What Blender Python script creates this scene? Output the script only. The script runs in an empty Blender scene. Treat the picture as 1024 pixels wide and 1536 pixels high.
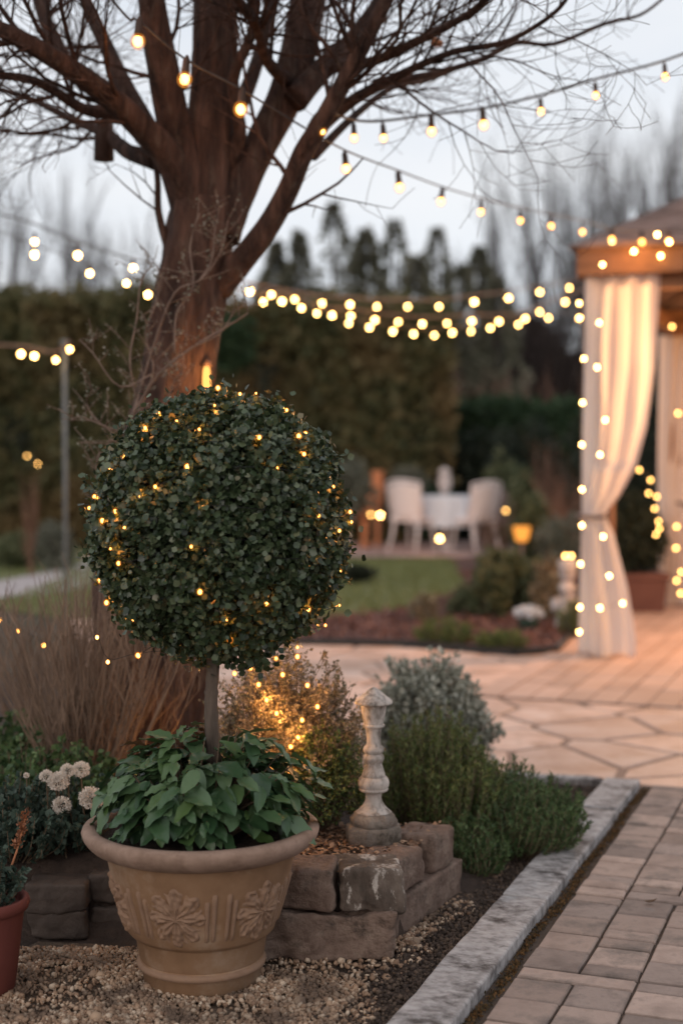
import bpy, math, random
import numpy as np
from mathutils import Vector, Matrix, noise as mnoise
random.seed(7); RNG = np.random.default_rng(7)
PI = math.pi
scene = bpy.context.scene
COL = scene.collection

# ------------------------------------------------------------------ camera
F = 2133.33; H = 1.2; PIT = math.radians(1.83)
cp, sp_ = math.cos(PIT), math.sin(PIT)
cam = bpy.data.cameras.new('camera'); camo = bpy.data.objects.new('camera', cam); COL.objects.link(camo)
camo.location = (0, 0, H); camo.rotation_euler = (PI/2 - PIT, 0, 0)
cam.sensor_fit = 'VERTICAL'; cam.sensor_height = 36; cam.sensor_width = 24; cam.lens = 50
cam.clip_start = 0.05; cam.clip_end = 500
cam.dof.use_dof = True; cam.dof.focus_distance = 3.42; cam.dof.aperture_fstop = 1.65
scene.camera = camo

def at(px, py, Y):
    a = (px-512)/F; b = (768-py)/F
    dy = b*sp_ + cp; dz = b*cp - sp_
    return Vector((a/dy*Y, Y, H + dz/dy*Y))
def gr(px, py, z=0.0):
    a = (px-512)/F; b = (768-py)/F
    dy = b*sp_ + cp; dz = b*cp - sp_
    t = (z-H)/dz
    return Vector((a*t, dy*t, z))
def S(px, Y): return px/F*Y          # pixel length to metres at depth Y

# ------------------------------------------------------------------ helpers
def tag(o, label=None, cat=None, group=None, kind=None):
    if label: o['label'] = label
    if cat: o['category'] = cat
    if group: o['group'] = group
    if kind: o['kind'] = kind
    return o
def empty(name, loc=(0, 0, 0)):
    o = bpy.data.objects.new(name, None); COL.objects.link(o); o.location = loc
    o.empty_display_size = .05
    return o
def link_mesh(name, me, parent=None, loc=(0, 0, 0)):
    o = bpy.data.objects.new(name, me); COL.objects.link(o); o.location = loc
    if parent is not None: o.parent = parent
    return o
class MB:
    def __init__(s): s.v = []; s.f = []; s.m = []
    def add(s, vs, fs, mi=0):
        b = len(s.v); s.v.extend([tuple(x) for x in vs])
        s.f.extend([tuple(b+i for i in f) for f in fs]); s.m.extend([mi]*len(fs))
    def box(s, c, size, rz=0, taper=1.0):
        cx, cy, cz = c; sx, sy, sz = [q/2 for q in size]; ca, sa = math.cos(rz), math.sin(rz)
        vs = []
        for z in (-sz, sz):
            t = 1 if z < 0 else taper
            for x, y in ((-sx, -sy), (sx, -sy), (sx, sy), (-sx, sy)):
                x *= t; y *= t
                vs.append((cx+x*ca-y*sa, cy+x*sa+y*ca, cz+z))
        s.add(vs, [(3, 2, 1, 0), (4, 5, 6, 7), (0, 1, 5, 4), (1, 2, 6, 5), (2, 3, 7, 6), (3, 0, 4, 7)])
    def tube(s, pts, rad, n=6, cap=True):
        pts = [Vector(p) for p in pts]
        if not hasattr(rad, '__len__'): rad = [rad]*len(pts)
        t0 = (pts[1]-pts[0]).normalized()
        up = Vector((0, 0, 1)) if abs(t0.z) < .9 else Vector((1, 0, 0))
        nrm = t0.cross(up).normalized(); vs = []
        for i, p in enumerate(pts):
            t = (pts[min(i+1, len(pts)-1)]-pts[max(i-1, 0)])
            t = t.normalized() if t.length > 1e-9 else t0
            nrm = (nrm - t*nrm.dot(t)); nrm = nrm.normalized() if nrm.length > 1e-6 else t.orthogonal().normalized()
            bi = t.cross(nrm)
            for k in range(n):
                a = 2*PI*k/n
                vs.append(p + (nrm*math.cos(a)+bi*math.sin(a))*rad[i])
        fs = []
        for i in range(len(pts)-1):
            for k in range(n):
                k2 = (k+1) % n
                fs.append((i*n+k, i*n+k2, (i+1)*n+k2, (i+1)*n+k))
        if cap:
            fs.append(tuple(reversed(range(n)))); b = (len(pts)-1)*n; fs.append(tuple(b+k for k in range(n)))
        s.add(vs, fs)
    def lathe(s, prof, n=32, c=(0, 0, 0), fn=None, rot=0):
        vs = []; fs = []
        for i, (r, z) in enumerate(prof):
            for k in range(n):
                a = 2*PI*k/n + rot
                rr = max(r, 1e-4)
                if fn: rr = fn(rr, z, a)
                vs.append((c[0]+rr*math.cos(a), c[1]+rr*math.sin(a), c[2]+z))
        for i in range(len(prof)-1):
            for k in range(n):
                k2 = (k+1) % n
                fs.append((i*n+k, i*n+k2, (i+1)*n+k2, (i+1)*n+k))
        fs.append(tuple(reversed(range(n)))); b = (len(prof)-1)*n; fs.append(tuple(b+k for k in range(n)))
        s.add(vs, fs)
    def blob(s, c, r, amp=.15, freq=3, n=24, seed=0):
        rx, ry, rz = r if hasattr(r, '__len__') else (r, r, r)
        vs = []; fs = []; m = n//2
        for i in range(m+1):
            th = PI*i/m
            for k in range(n):
                ph = 2*PI*k/n
                d = Vector((math.sin(th)*math.cos(ph), math.sin(th)*math.sin(ph), math.cos(th)))
                q = 1+amp*mnoise.noise(d*freq+Vector((seed*7.3, seed*3.1, seed)))*1.6
                vs.append((c[0]+d.x*rx*q, c[1]+d.y*ry*q, c[2]+d.z*rz*q))
        for i in range(m):
            for k in range(n):
                k2 = (k+1) % n
                fs.append((i*n+k, (i+1)*n+k, (i+1)*n+k2, i*n+k2))
        s.add(vs, fs)
    def build(s, name, mat, parent=None, smooth=False, bevel=0, bseg=2, auto=None):
        me = bpy.data.meshes.new(name)
        off = Vector((0, 0, 0))
        p = parent
        while p is not None: off += Vector(p.location); p = p.parent
        me.from_pydata([(x-off.x, y-off.y, z-off.z) for x, y, z in s.v], [], s.f)
        for m in (mat if isinstance(mat, (list, tuple)) else [mat]): me.materials.append(m)
        if any(s.m): me.polygons.foreach_set('material_index', s.m)
        if smooth or auto: me.polygons.foreach_set('use_smooth', [True]*len(s.f))
        if auto: me.set_sharp_from_angle(angle=math.radians(auto))
        me.validate(); me.update()
        o = link_mesh(name, me, parent)
        if bevel:
            b = o.modifiers.new('bevel', 'BEVEL'); b.width = bevel; b.segments = bseg; b.limit_method = 'ANGLE'
        return o

def unit(a): return a/np.maximum(np.linalg.norm(a, axis=1, keepdims=True), 1e-9)
def frames(D, N):
    D = unit(D); X = unit(np.cross(D, N)); Z = np.cross(X, D)
    return np.stack([X, D, Z], axis=2)
def bulk(name, tv, tf, pos, R, sc, mat, parent=None, smooth=False, matidx=None):
    """many small identical pieces as one mesh"""
    tv = np.asarray(tv, float); n = len(pos); nv = len(tv)
    sc = np.asarray(sc, float)
    if sc.ndim == 1: sc = sc[:, None]
    L = tv[None]*sc[:, None, :] if sc.shape[1] == 3 else tv[None]*sc[:, None, :]
    V = np.einsum('nij,nkj->nki', R, L)+np.asarray(pos)[:, None, :]
    off = np.zeros(3); p = parent
    while p is not None: off += np.array(p.location); p = p.parent
    V = (V-off).reshape(-1, 3)
    sizes = np.array([len(f) for f in tf]); flat = np.concatenate([np.array(f) for f in tf])
    LI = (flat[None]+(np.arange(n)*nv)[:, None]).ravel()
    tot = np.tile(sizes, n); start = np.concatenate([[0], np.cumsum(tot)[:-1]])
    me = bpy.data.meshes.new(name)
    me.vertices.add(len(V)); me.vertices.foreach_set('co', V.ravel().astype(np.float32))
    me.loops.add(len(LI)); me.loops.foreach_set('vertex_index', LI.astype(np.int32))
    me.polygons.add(len(tot)); me.polygons.foreach_set('loop_start', start.astype(np.int32)); me.polygons.foreach_set('loop_total', tot.astype(np.int32))
    if smooth: me.polygons.foreach_set('use_smooth', np.ones(len(tot), bool))
    me.materials.append(mat) if mat else None
    me.update(calc_edges=True); me.validate()
    return link_mesh(name, me, parent)
def rdir(n): return unit(RNG.normal(size=(n, 3)))
def fbm(P, f, seed=0):
    r = np.random.default_rng(int(abs(seed)*100)); o = np.zeros(len(P)); a = 1
    for k in range(4):
        for j in range(3):
            d = r.normal(size=3); d /= np.linalg.norm(d)
            o += a*np.sin(P@d*f+r.uniform(0, 6.28))
        f *= 1.9; a *= .6
    return o/4.2
LEAF_V = [(0, 0, 0), (-.32, .45, .07), (0, .5, -.02), (.32, .45, .07), (0, 1, 0)]
LEAF_F = [(0, 2, 1), (0, 3, 2), (1, 2, 4), (2, 3, 4)]
ROUND_V = [(0, 0, 0), (-.28, .22, .04), (-.36, .58, .06), (0, 1, -.04), (.36, .58, .06), (.28, .22, .04), (0, .5, -.05)]
ROUND_F = [(0, 6, 1), (1, 6, 2), (2, 6, 3), (3, 6, 4), (4, 6, 5), (5, 6, 0)]
CARD_V = [(0, 0, 0), (-.4, .4, .1), (0, 1, 0), (.4, .5, .05)]
CARD_F = [(0, 3, 2, 1)]
NEED_V = [(-.08, 0, 0), (.08, 0, 0), (0, 1, .1)]
NEED_F = [(0, 1, 2)]

def smooth_path(pts, k=6):
    pts = [Vector(p) for p in pts]; out = []
    for i in range(len(pts)-1):
        p0 = pts[max(0, i-1)]; p1 = pts[i]; p2 = pts[i+1]; p3 = pts[min(len(pts)-1, i+2)]
        for j in range(k):
            t_ = j/k
            out.append(.5*((2*p1)+(-p0+p2)*t_+(2*p0-5*p1+4*p2-p3)*t_*t_+(-p0+3*p1-3*p2+p3)*t_**3))
    out.append(pts[-1]); return out

# ------------------------------------------------------------------ materials
def nt(name):
    m = bpy.data.materials.new(name); m.use_nodes = True; t = m.node_tree
    b = t.nodes['Principled BSDF']; return m, t, b
def N(t, typ, **kw):
    n = t.nodes.new(typ)
    for k, v in kw.items():
        if k.startswith('_'): setattr(n, k[1:], v)
        else:
            k2 = int(k[1:]) if k[0] == 'i' and k[1:].isdigit() else k.replace('_', ' ')
            n.inputs[k2].default_value = v
    return n
def c4(c): return (c[0], c[1], c[2], 1)
def ramp(t, cols, pos=None):
    r = t.nodes.new('ShaderNodeValToRGB'); e = r.color_ramp.elements
    pos = pos or [i/(len(cols)-1) for i in range(len(cols))]
    while len(e) < len(cols): e.new(.5)
    for i, c in enumerate(cols): e[i].position = pos[i]; e[i].color = c4(c)
    return r
def surf(name, cols, scale=8, rough=.85, bump=.3, bscale=60, stretch=(1, 1, 1), dirt=None, dscale=3, dpos=(.5, .62), bdist=.004, spec=.3, coord='Object', pos=None, trans=0, detail=8, island=0):
    m, t, b = nt(name); L = t.links
    tc = N(t, 'ShaderNodeTexCoord'); mp = N(t, 'ShaderNodeMapping'); mp.inputs['Scale'].default_value = stretch
    L.new(tc.outputs[coord], mp.inputs[0])
    n1 = N(t, 'ShaderNodeTexNoise', Scale=scale, Detail=detail, Roughness=.62); L.new(mp.outputs[0], n1.inputs['Vector'])
    r = ramp(t, cols, pos or [.3+.4*i/(len(cols)-1) for i in range(len(cols))]); L.new(n1.outputs['Fac'], r.inputs[0]); out = r.outputs[0]
    if island:
        g = N(t, 'ShaderNodeNewGeometry'); hs = N(t, 'ShaderNodeHueSaturation')
        mr = N(t, 'ShaderNodeMapRange'); mr.inputs['To Min'].default_value = 1-island; mr.inputs['To Max'].default_value = 1+island
        L.new(g.outputs['Random Per Island'], mr.inputs[0]); L.new(mr.outputs[0], hs.inputs['Value']); L.new(out, hs.inputs['Color']); out = hs.outputs[0]
    if dirt:
        n2 = N(t, 'ShaderNodeTexNoise', Scale=dscale, Detail=10, Roughness=.7); L.new(mp.outputs[0], n2.inputs['Vector'])
        r2 = ramp(t, [(0, 0, 0), (1, 1, 1)], list(dpos)); L.new(n2.outputs['Fac'], r2.inputs[0])
        mx = N(t, 'ShaderNodeMix', _data_type='RGBA'); L.new(r2.outputs[0], mx.inputs[0]); L.new(out, mx.inputs[6]); mx.inputs[7].default_value = c4(dirt); out = mx.outputs[2]
    L.new(out, b.inputs['Base Color']); b.inputs['Roughness'].default_value = rough; b.inputs['Specular IOR Level'].default_value = spec
    if bump:
        n3 = N(t, 'ShaderNodeTexNoise', Scale=bscale, Detail=6, Roughness=.7); L.new(mp.outputs[0], n3.inputs['Vector'])
        bp = N(t, 'ShaderNodeBump', Strength=bump, Distance=bdist); L.new(n3.outputs['Fac'], bp.inputs['Height']); L.new(bp.outputs[0], b.inputs['Normal'])
    if trans:
        tr = N(t, 'ShaderNodeBsdfTranslucent'); L.new(out, tr.inputs[0]); ms = N(t, 'ShaderNodeMixShader'); ms.inputs[0].default_value = trans
        L.new(b.outputs[0], ms.inputs[1]); L.new(tr.outputs[0], ms.inputs[2]); L.new(ms.outputs[0], t.nodes['Material Output'].inputs[0])
    return m
def leafm(name, cols, rough=.5, trans=.2, pos=None, spec=.35, patch=None, pscale=4):
    m, t, b = nt(name); L = t.links
    g = N(t, 'ShaderNodeNewGeometry'); r = ramp(t, cols, pos); L.new(g.outputs['Random Per Island'], r.inputs[0]); out = r.outputs[0]
    if patch:
        tc = N(t, 'ShaderNodeTexCoord'); n2 = N(t, 'ShaderNodeTexNoise', Scale=pscale, Detail=3); L.new(tc.outputs['Object'], n2.inputs['Vector'])
        r2 = ramp(t, [(0, 0, 0), (1, 1, 1)], [.45, .62]); L.new(n2.outputs['Fac'], r2.inputs[0])
        mx = N(t, 'ShaderNodeMix', _data_type='RGBA'); L.new(r2.outputs[0], mx.inputs[0]); L.new(out, mx.inputs[6]); mx.inputs[7].default_value = c4(patch); out = mx.outputs[2]
    L.new(out, b.inputs['Base Color']); b.inputs['Roughness'].default_value = rough; b.inputs['Specular IOR Level'].default_value = spec
    tr = N(t, 'ShaderNodeBsdfTranslucent'); L.new(out, tr.inputs[0]); ms = N(t, 'ShaderNodeMixShader'); ms.inputs[0].default_value = trans
    L.new(b.outputs[0], ms.inputs[1]); L.new(tr.outputs[0], ms.inputs[2]); L.new(ms.outputs[0], t.nodes['Material Output'].inputs[0])
    return m
def glow(name, col, st, shell=None):
    m = bpy.data.materials.new(name); m.use_nodes = True; t = m.node_tree; t.nodes.clear()
    o = N(t, 'ShaderNodeOutputMaterial'); e = N(t, 'ShaderNodeEmission', Color=c4(col), Strength=st)
    if shell is None: t.links.new(e.outputs[0], o.inputs[0])
    else:
        g = N(t, 'ShaderNodeBsdfTransparent'); a = N(t, 'ShaderNodeMixShader'); a.inputs[0].default_value = shell
        t.links.new(g.outputs[0], a.inputs[1]); t.links.new(e.outputs[0], a.inputs[2]); t.links.new(a.outputs[0], o.inputs[0])
    return m
WARM = (1, .60, .22)
M = {}
M['bulb'] = glow('bulb_glow', (1, .56, .17), 38)
M['bulb_near'] = glow('bulb_glow_near', (1, .44, .10), 11)
M['bulb_soft'] = glow('bulb_glow_soft', (1, .52, .14), 14)
M['fairy'] = glow('fairy_glow', (1, .40, .08), 11)
M['fairy_halo'] = glow('fairy_halo_shell', (1, .30, .04), 1.1, .3)  # faint glowing shell, draws the orange halo round each fairy bulb
M['halo'] = glow('bulb_halo_shell', (1, .34, .05), 1.2, .24)  # glowing shell that puts a lens halo round the festoon bulbs
M['flame'] = glow('lamp_glow', (1, .42, .10), 2.0)
M['socket'] = surf('socket_brown', [(.05, .025, .015), (.09, .045, .025)], rough=.5, bump=0)
M['cable'] = surf('cable_brown', [(.05, .04, .035), (.09, .07, .06)], rough=.6, bump=0)
M['cable_pale'] = surf('cable_pale', [(.26, .17, .13), (.34, .22, .17)], rough=.6, bump=0)
M['bark'] = surf('tree_bark', [(.022, .011, .008), (.085, .042, .029), (.19, .10, .07)], scale=11, stretch=(2.2, 2.2, .4), bump=1, bscale=16, bdist=.06, rough=.8, dirt=(.14, .095, .07), dscale=16, dpos=(.54, .7))
M['twig'] = surf('twig_bark', [(.06, .04, .03), (.12, .085, .06)], scale=20, bump=.2)
M['twig_far'] = surf('far_twig_bark', [(.04, .03, .026), (.07, .05, .043)], scale=2, bump=0)
M['twig_red'] = surf('reddish_twig', [(.13, .07, .05), (.24, .13, .085)], scale=6, bump=0, island=.3)
M['clay'] = surf('pot_clay', [(.15, .08, .040), (.235, .135, .074), (.28, .175, .105)], scale=5, bump=.35, bscale=120, bdist=.002, dirt=(.33, .235, .165), dscale=9, dpos=(.52, .75), rough=.8)
M['clay_pale'] = surf('pot_clay_pale', [(.20, .13, .092), (.33, .225, .17)], scale=16, bump=.5, bscale=90, bdist=.003, dirt=(.19, .12, .085), dscale=22, dpos=(.5, .7))
M['relief'] = surf('pot_relief_clay', [(.21, .125, .078), (.29, .185, .125)], scale=30, bump=.4, bscale=140, bdist=.002, dirt=(.24, .14, .08), dscale=30, dpos=(.5, .65))
M['redpot'] = surf('red_pot_clay', [(.11, .028, .022), (.16, .045, .032)], scale=6, bump=.2)
M['stone'] = surf('wall_stone', [(.13, .082, .060), (.22, .15, .115), (.30, .22, .17)], scale=22, bump=1, bscale=90, bdist=.012, dirt=(.055, .042, .033), dscale=13, dpos=(.54, .68))
M['stone_white'] = surf('lichen_stone', [(.05, .038, .03), (.12, .09, .07), (.2, .16, .13)], scale=18, bump=1, bscale=60, bdist=.01, dirt=(.45, .40, .35), dscale=24, dpos=(.55, .6), stretch=(1, 1, .45))
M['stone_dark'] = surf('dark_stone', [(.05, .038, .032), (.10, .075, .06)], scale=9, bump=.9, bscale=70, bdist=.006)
M['baluster'] = surf('baluster_stone', [(.44, .385, .34), (.66, .59, .53)], scale=10, bump=1, bscale=80, bdist=.006, dirt=(.10, .08, .062), dscale=16, dpos=(.46, .64), stretch=(1.4, 1.4, .6))
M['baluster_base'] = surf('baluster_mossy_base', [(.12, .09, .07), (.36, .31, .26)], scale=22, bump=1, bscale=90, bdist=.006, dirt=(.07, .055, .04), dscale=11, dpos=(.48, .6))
M['kerb'] = surf('kerb_granite', [(.19, .175, .17), (.36, .34, .33), (.48, .46, .45)], scale=30, bump=.7, bscale=70, bdist=.005, dirt=(.07, .06, .056), dscale=9, dpos=(.50, .66), stretch=(1, 1.3, 1))
M['paver'] = surf('clay_paver', [(.20, .15, .125), (.37, .28, .235), (.28, .225, .19)], scale=5, bump=.7, bscale=110, bdist=.003, dirt=(.12, .10, .09), dscale=5, dpos=(.5, .72), island=.24)
M['paver_grey'] = surf('grey_paver', [(.15, .115, .10), (.28, .22, .19), (.22, .175, .155)], scale=5, bump=.7, bscale=110, bdist=.003, dirt=(.09, .075, .065), dscale=5, dpos=(.5, .72), island=.2)
M['flag'] = surf('sandstone_flag', [(.46, .29, .21), (.60, .41, .32), (.66, .50, .42)], scale=3, bump=.5, bscale=30, bdist=.006, dirt=(.40, .24, .16), dscale=4, dpos=(.5, .7), island=.13, rough=.6)
M['deck'] = surf('deck_slab', [(.42, .27, .20), (.55, .38, .30)], scale=4, bump=.4, bscale=40, island=.16, rough=.6)
M['joint_brown'] = surf('brown_joint', [(.22, .145, .11), (.32, .22, .17)], scale=14, bump=.4)
M['joint'] = surf('joint_sand', [(.10, .07, .05), (.16, .115, .085)], scale=30, bump=.6, bscale=90)
M['joint_dark'] = surf('dark_joint_soil', [(.03, .022, .017), (.06, .045, .035)], scale=40, bump=.6, bscale=120)
M['soil'] = surf('dark_soil', [(.032, .022, .017), (.08, .054, .041)], scale=22, bump=1, bscale=50, bdist=.02)
M['ground'] = surf('earth', [(.05, .04, .028), (.085, .065, .045)], scale=2, bump=.6, bscale=20, bdist=.02, dirt=(.04, .05, .025), dscale=.8)
M['gravel'] = leafm('gravel_pebbles', [(.16, .095, .06), (.30, .195, .125), (.40, .28, .19), (.54, .43, .32), (.20, .12, .075), (.34, .22, .14)], rough=.8, trans=0, patch=(.12, .08, .055), pscale=9)
M['crumb'] = leafm('soil_crumb', [(.025, .018, .014), (.06, .042, .032), (.10, .07, .05)], rough=.9, trans=0)
M['gravel_base'] = surf('gravel_bed', [(.07, .05, .035), (.17, .12, .085)], scale=60, bump=1, bscale=90, bdist=.01)
M['mulch_far'] = leafm('red_mulch', [(.08, .035, .028), (.16, .075, .06), (.26, .15, .13)], rough=.9, trans=0)
M['mulch'] = leafm('bark_mulch', [(.10, .05, .03), (.26, .14, .08), (.42, .27, .17), (.15, .08, .045)], rough=.8, trans=0)
M['mulch_bed'] = surf('mulch_red', [(.07, .035, .028), (.14, .07, .058)], scale=14, bump=1, bscale=40, bdist=.03)
M['moss'] = leafm('moss_orange', [(.10, .055, .022), (.17, .085, .03), (.06, .045, .02), (.05, .035, .025)], rough=.9, trans=.1)
M['grass'] = leafm('lawn_blades', [(.11, .135, .048), (.17, .195, .072), (.23, .24, .10)], rough=.6)
M['lawn'] = surf('lawn_base', [(.11, .12, .048), (.17, .175, .072)], scale=2.2, bump=.5, bscale=60)
M['greypath'] = surf('grey_gravel_path', [(.35, .31, .30), (.45, .40, .39)], scale=5, bump=.3)
M['pink'] = surf('patio_brick', [(.30, .20, .18), (.40, .29, .26)], scale=3, bump=.2)
M['box'] = leafm('topiary_leaf', [(.020, .034, .016), (.042, .064, .028), (.068, .096, .046), (.13, .155, .085), (.15, .12, .06)], rough=.38, pos=[0, .35, .7, .93, 1], trans=.15, spec=.5)
M['core'] = surf('dark_inner_fill', [(.010, .014, .008), (.02, .022, .012)], bump=0)  # dark filler inside crowns, added to block light through the leaves
M['hosta'] = leafm('broad_leaf', [(.026, .062, .026), (.052, .105, .042), (.09, .15, .07), (.065, .12, .035)], rough=.4, trans=.12, spec=.45)
M['hosta_lime'] = leafm('broad_leaf_lime', [(.07, .125, .035), (.09, .15, .045)], rough=.45, trans=.2)
M['hosta_red'] = leafm('broad_leaf_red', [(.13, .05, .035), (.10, .075, .03)], rough=.45, trans=.2)
M['stem'] = surf('plant_stem', [(.10, .07, .045), (.16, .115, .075)], scale=10, bump=.3)
M['greytrunk'] = surf('topiary_bark', [(.06, .045, .035), (.17, .13, .10)], scale=12, stretch=(3, 3, .4), bump=1, bscale=40, bdist=.006)
M['stem_leaf'] = surf('dead_leaf', [(.07, .04, .025), (.12, .07, .04)], scale=30, bump=.3)
M['silver'] = leafm('silver_leaf', [(.19, .20, .155), (.34, .35, .285), (.52, .53, .46)], rough=.7, trans=.15)
M['rose'] = leafm('needle_green', [(.035, .07, .028), (.075, .13, .046), (.14, .20, .08)], rough=.6)
M['rose_warm'] = leafm('needle_olive', [(.05, .085, .026), (.11, .155, .045), (.21, .22, .075)], rough=.6)
M['lav'] = leafm('groundcover_leaf', [(.03, .055, .04), (.055, .085, .062), (.09, .12, .09)], rough=.65)
M['airy'] = leafm('airy_leaf', [(.12, .09, .05), (.24, .18, .11), (.38, .30, .21), (.10, .105, .05)], rough=.6, trans=.25)
M['drystem'] = surf('dry_stem', [(.14, .088, .06), (.27, .185, .13)], scale=6, bump=0, island=.35)
M['petal'] = leafm('white_petal', [(.66, .58, .50), (.85, .78, .70)], rough=.7, trans=.25)
M['hedge'] = leafm('hedge_leaf', [(.045, .056, .024), (.10, .10, .042), (.165, .135, .06)], rough=.7, patch=(.15, .105, .045), pscale=.8)
M['hedge_green'] = leafm('hedge_green_leaf', [(.02, .045, .018), (.04, .07, .028)], rough=.7)
M['conif'] = leafm('conifer_leaf', [(.10, .105, .07), (.16, .158, .11), (.24, .225, .165)], rough=.7)  # paler tone stands in for haze on these far trees
M['shrub'] = leafm('shrub_leaf', [(.05, .065, .03), (.10, .12, .055), (.16, .16, .085)], rough=.7)
M['shrub_grey'] = leafm('grey_shrub_leaf', [(.10, .11, .08), (.17, .17, .13)], rough=.7)
M['shrub_dark'] = leafm('dark_shrub_leaf', [(.012, .02, .012), (.03, .038, .022)], rough=.7)
M['wood_far'] = leafm('far_wood_twig', [(.13, .10, .09), (.19, .145, .135), (.23, .18, .165)], rough=.9, trans=.1)
M['lichen'] = leafm('lichen_leaf', [(.12, .13, .09), (.22, .21, .16), (.30, .26, .21)], rough=.8)
M['cloth'] = surf('sheer_cloth', [(.78, .69, .64), (.84, .76, .71)], scale=2, bump=.15, bscale=300, bdist=.001, trans=.45, rough=.9)
M['cloth_white'] = surf('table_cloth', [(.66, .68, .72), (.74, .76, .80)], scale=2, bump=0, trans=.1)
M['white'] = surf('white_wicker', [(.72, .62, .60), (.80, .71, .68)], scale=20, bump=.4, bscale=60)
M['oldwhite'] = surf('old_white_stone', [(.45, .38, .35), (.62, .55, .52)], scale=9, bump=.5, dirt=(.2, .16, .14), dscale=8)
M['greywood'] = surf('grey_wood', [(.14, .10, .09), (.20, .15, .13)], scale=8, bump=.3)
M['gwood'] = surf('gazebo_wood', [(.16, .075, .035), (.26, .125, .06)], scale=4, stretch=(1, 1, 6), bump=.4, bscale=30, rough=.6)
M['roof'] = surf('gazebo_roof_canvas', [(.13, .08, .065), (.26, .17, .14), (.40, .28, .24)], scale=3, stretch=(1, 1, 3.5), bump=1, bscale=7, bdist=.06)
M['planter'] = surf('planter_clay', [(.10, .045, .038), (.15, .07, .055)], scale=4, bump=.2)
M['metal'] = surf('grey_metal', [(.13, .14, .14), (.18, .19, .19)], rough=.5, bump=0)
M['black'] = surf('black_metal', [(.015, .015, .015), (.03, .028, .025)], rough=.4, bump=0)
M['terra'] = surf('terracotta', [(.42, .16, .07), (.5, .22, .11)], scale=6, bump=.2)

# ------------------------------------------------------------------ world & sun
w = bpy.data.worlds.new('World'); scene.world = w; w.use_nodes = True; t = w.node_tree; bg = t.nodes['Background']
SUN_EL, SUN_ROT = math.radians(22), math.radians(205)
sk = N(t, 'ShaderNodeTexSky', _sky_type='NISHITA', _sun_disc=False, _sun_elevation=SUN_EL, _sun_rotation=SUN_ROT, _dust_density=1.5, _air_density=1.0)
hs = N(t, 'ShaderNodeHueSaturation', Saturation=.28, Value=1.0); t.links.new(sk.outputs[0], hs.inputs['Color'])
tc = N(t, 'ShaderNodeTexCoord'); mp = N(t, 'ShaderNodeMapping'); mp.inputs['Scale'].default_value = (1, 1, 3.2); t.links.new(tc.outputs['Generated'], mp.inputs[0])
cn = N(t, 'ShaderNodeTexNoise', Scale=2.6, Detail=5, Roughness=.55); t.links.new(mp.outputs[0], cn.inputs['Vector'])
cr = ramp(t, [(.91, .94, .98), (1.05, 1.04, 1.03)], [.35, .65]); t.links.new(cn.outputs['Fac'], cr.inputs[0])
mx = N(t, 'ShaderNodeMix', _data_type='RGBA', _blend_type='MULTIPLY'); mx.inputs[0].default_value = 1
fl_ = N(t, 'ShaderNodeMix', _data_type='RGBA'); fl_.inputs[0].default_value = .86; t.links.new(hs.outputs[0], fl_.inputs[6]); fl_.inputs[7].default_value = (4.6, 5.0, 5.6, 1)   # even overcast dusk layer over the clear sky
t.links.new(fl_.outputs[2], mx.inputs[6]); t.links.new(cr.outputs[0], mx.inputs[7])
sx_ = N(t, 'ShaderNodeSeparateXYZ'); t.links.new(tc.outputs['Generated'], sx_.inputs[0])
gr_ = ramp(t, [(1.80, 1.64, 1.52), (1.66, 1.56, 1.50), (1.72, 1.64, 1.54)], [0, .45, 1.0]); mr_ = N(t, 'ShaderNodeMapRange'); mr_.inputs['From Min'].default_value = -1
t.links.new(sx_.outputs['Y'], mr_.inputs[0]); t.links.new(mr_.outputs[0], gr_.inputs[0])
m2_ = N(t, 'ShaderNodeMix', _data_type='RGBA', _blend_type='MULTIPLY'); m2_.inputs[0].default_value = 1
t.links.new(mx.outputs[2], m2_.inputs[6]); t.links.new(gr_.outputs[0], m2_.inputs[7])
t.links.new(m2_.outputs[2], bg.inputs[0]); bg.inputs[1].default_value = .10
sun = bpy.data.lights.new('sun', 'SUN'); so = bpy.data.objects.new('sun', sun); COL.objects.link(so)
sun.energy = .5; sun.angle = math.radians(35); sun.color = (1, .86, .76)
sd = Vector((math.sin(SUN_ROT)*math.cos(SUN_EL), math.cos(SUN_ROT)*math.cos(SUN_EL), math.sin(SUN_EL)))
so.rotation_euler = sd.to_track_quat('Z', 'Y').to_euler(); so.location = (3, 8, 6)

def point(name, loc, watts, r=.03, col=(1, .55, .2), parent=None):
    l = bpy.data.lights.new(name, 'POINT'); l.energy = watts; l.color = col; l.shadow_soft_size = r
    o = bpy.data.objects.new(name, l); COL.objects.link(o); o.location = loc
    if parent is not None: o.parent = parent; o.location = Vector(loc)-Vector(parent.location)
    return o

# ================================================================== SETTING
U = Vector((math.sin(math.radians(20.8)), math.cos(math.radians(20.8)), 0)); V_ = Vector((U.y, -U.x, 0))
R0 = Vector((.540, 3.754, 0)); ANG = -math.radians(20.8)
def uv(u, v, z=0): return R0+U*u+V_*v+Vector((0, 0, z))
def sheet(name, pts, z, mat, kind='structure'):
    m = MB(); m.add([(p[0], p[1], z) for p in pts], [tuple(range(len(pts)))])
    return tag(m.build(name, mat), kind=kind)

# ground with very slight relief
m = MB(); nx = 60
xs = np.concatenate([np.linspace(-160, -9, 8), np.linspace(-8, 9, 40), np.linspace(10, 160, 8)])
ys = np.concatenate([np.linspace(-60, -2, 6), np.linspace(-1, 30, 60), np.linspace(32, 260, 10)])
vs = [(x, y, -.012) for y in ys for x in xs]
nxx = len(xs); fs = [(j*nxx+i, j*nxx+i+1, (j+1)*nxx+i+1, (j+1)*nxx+i) for j in range(len(ys)-1) for i in range(nxx-1)]
m.add(vs, fs); tag(m.build('ground', M['ground']), kind='structure')

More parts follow.
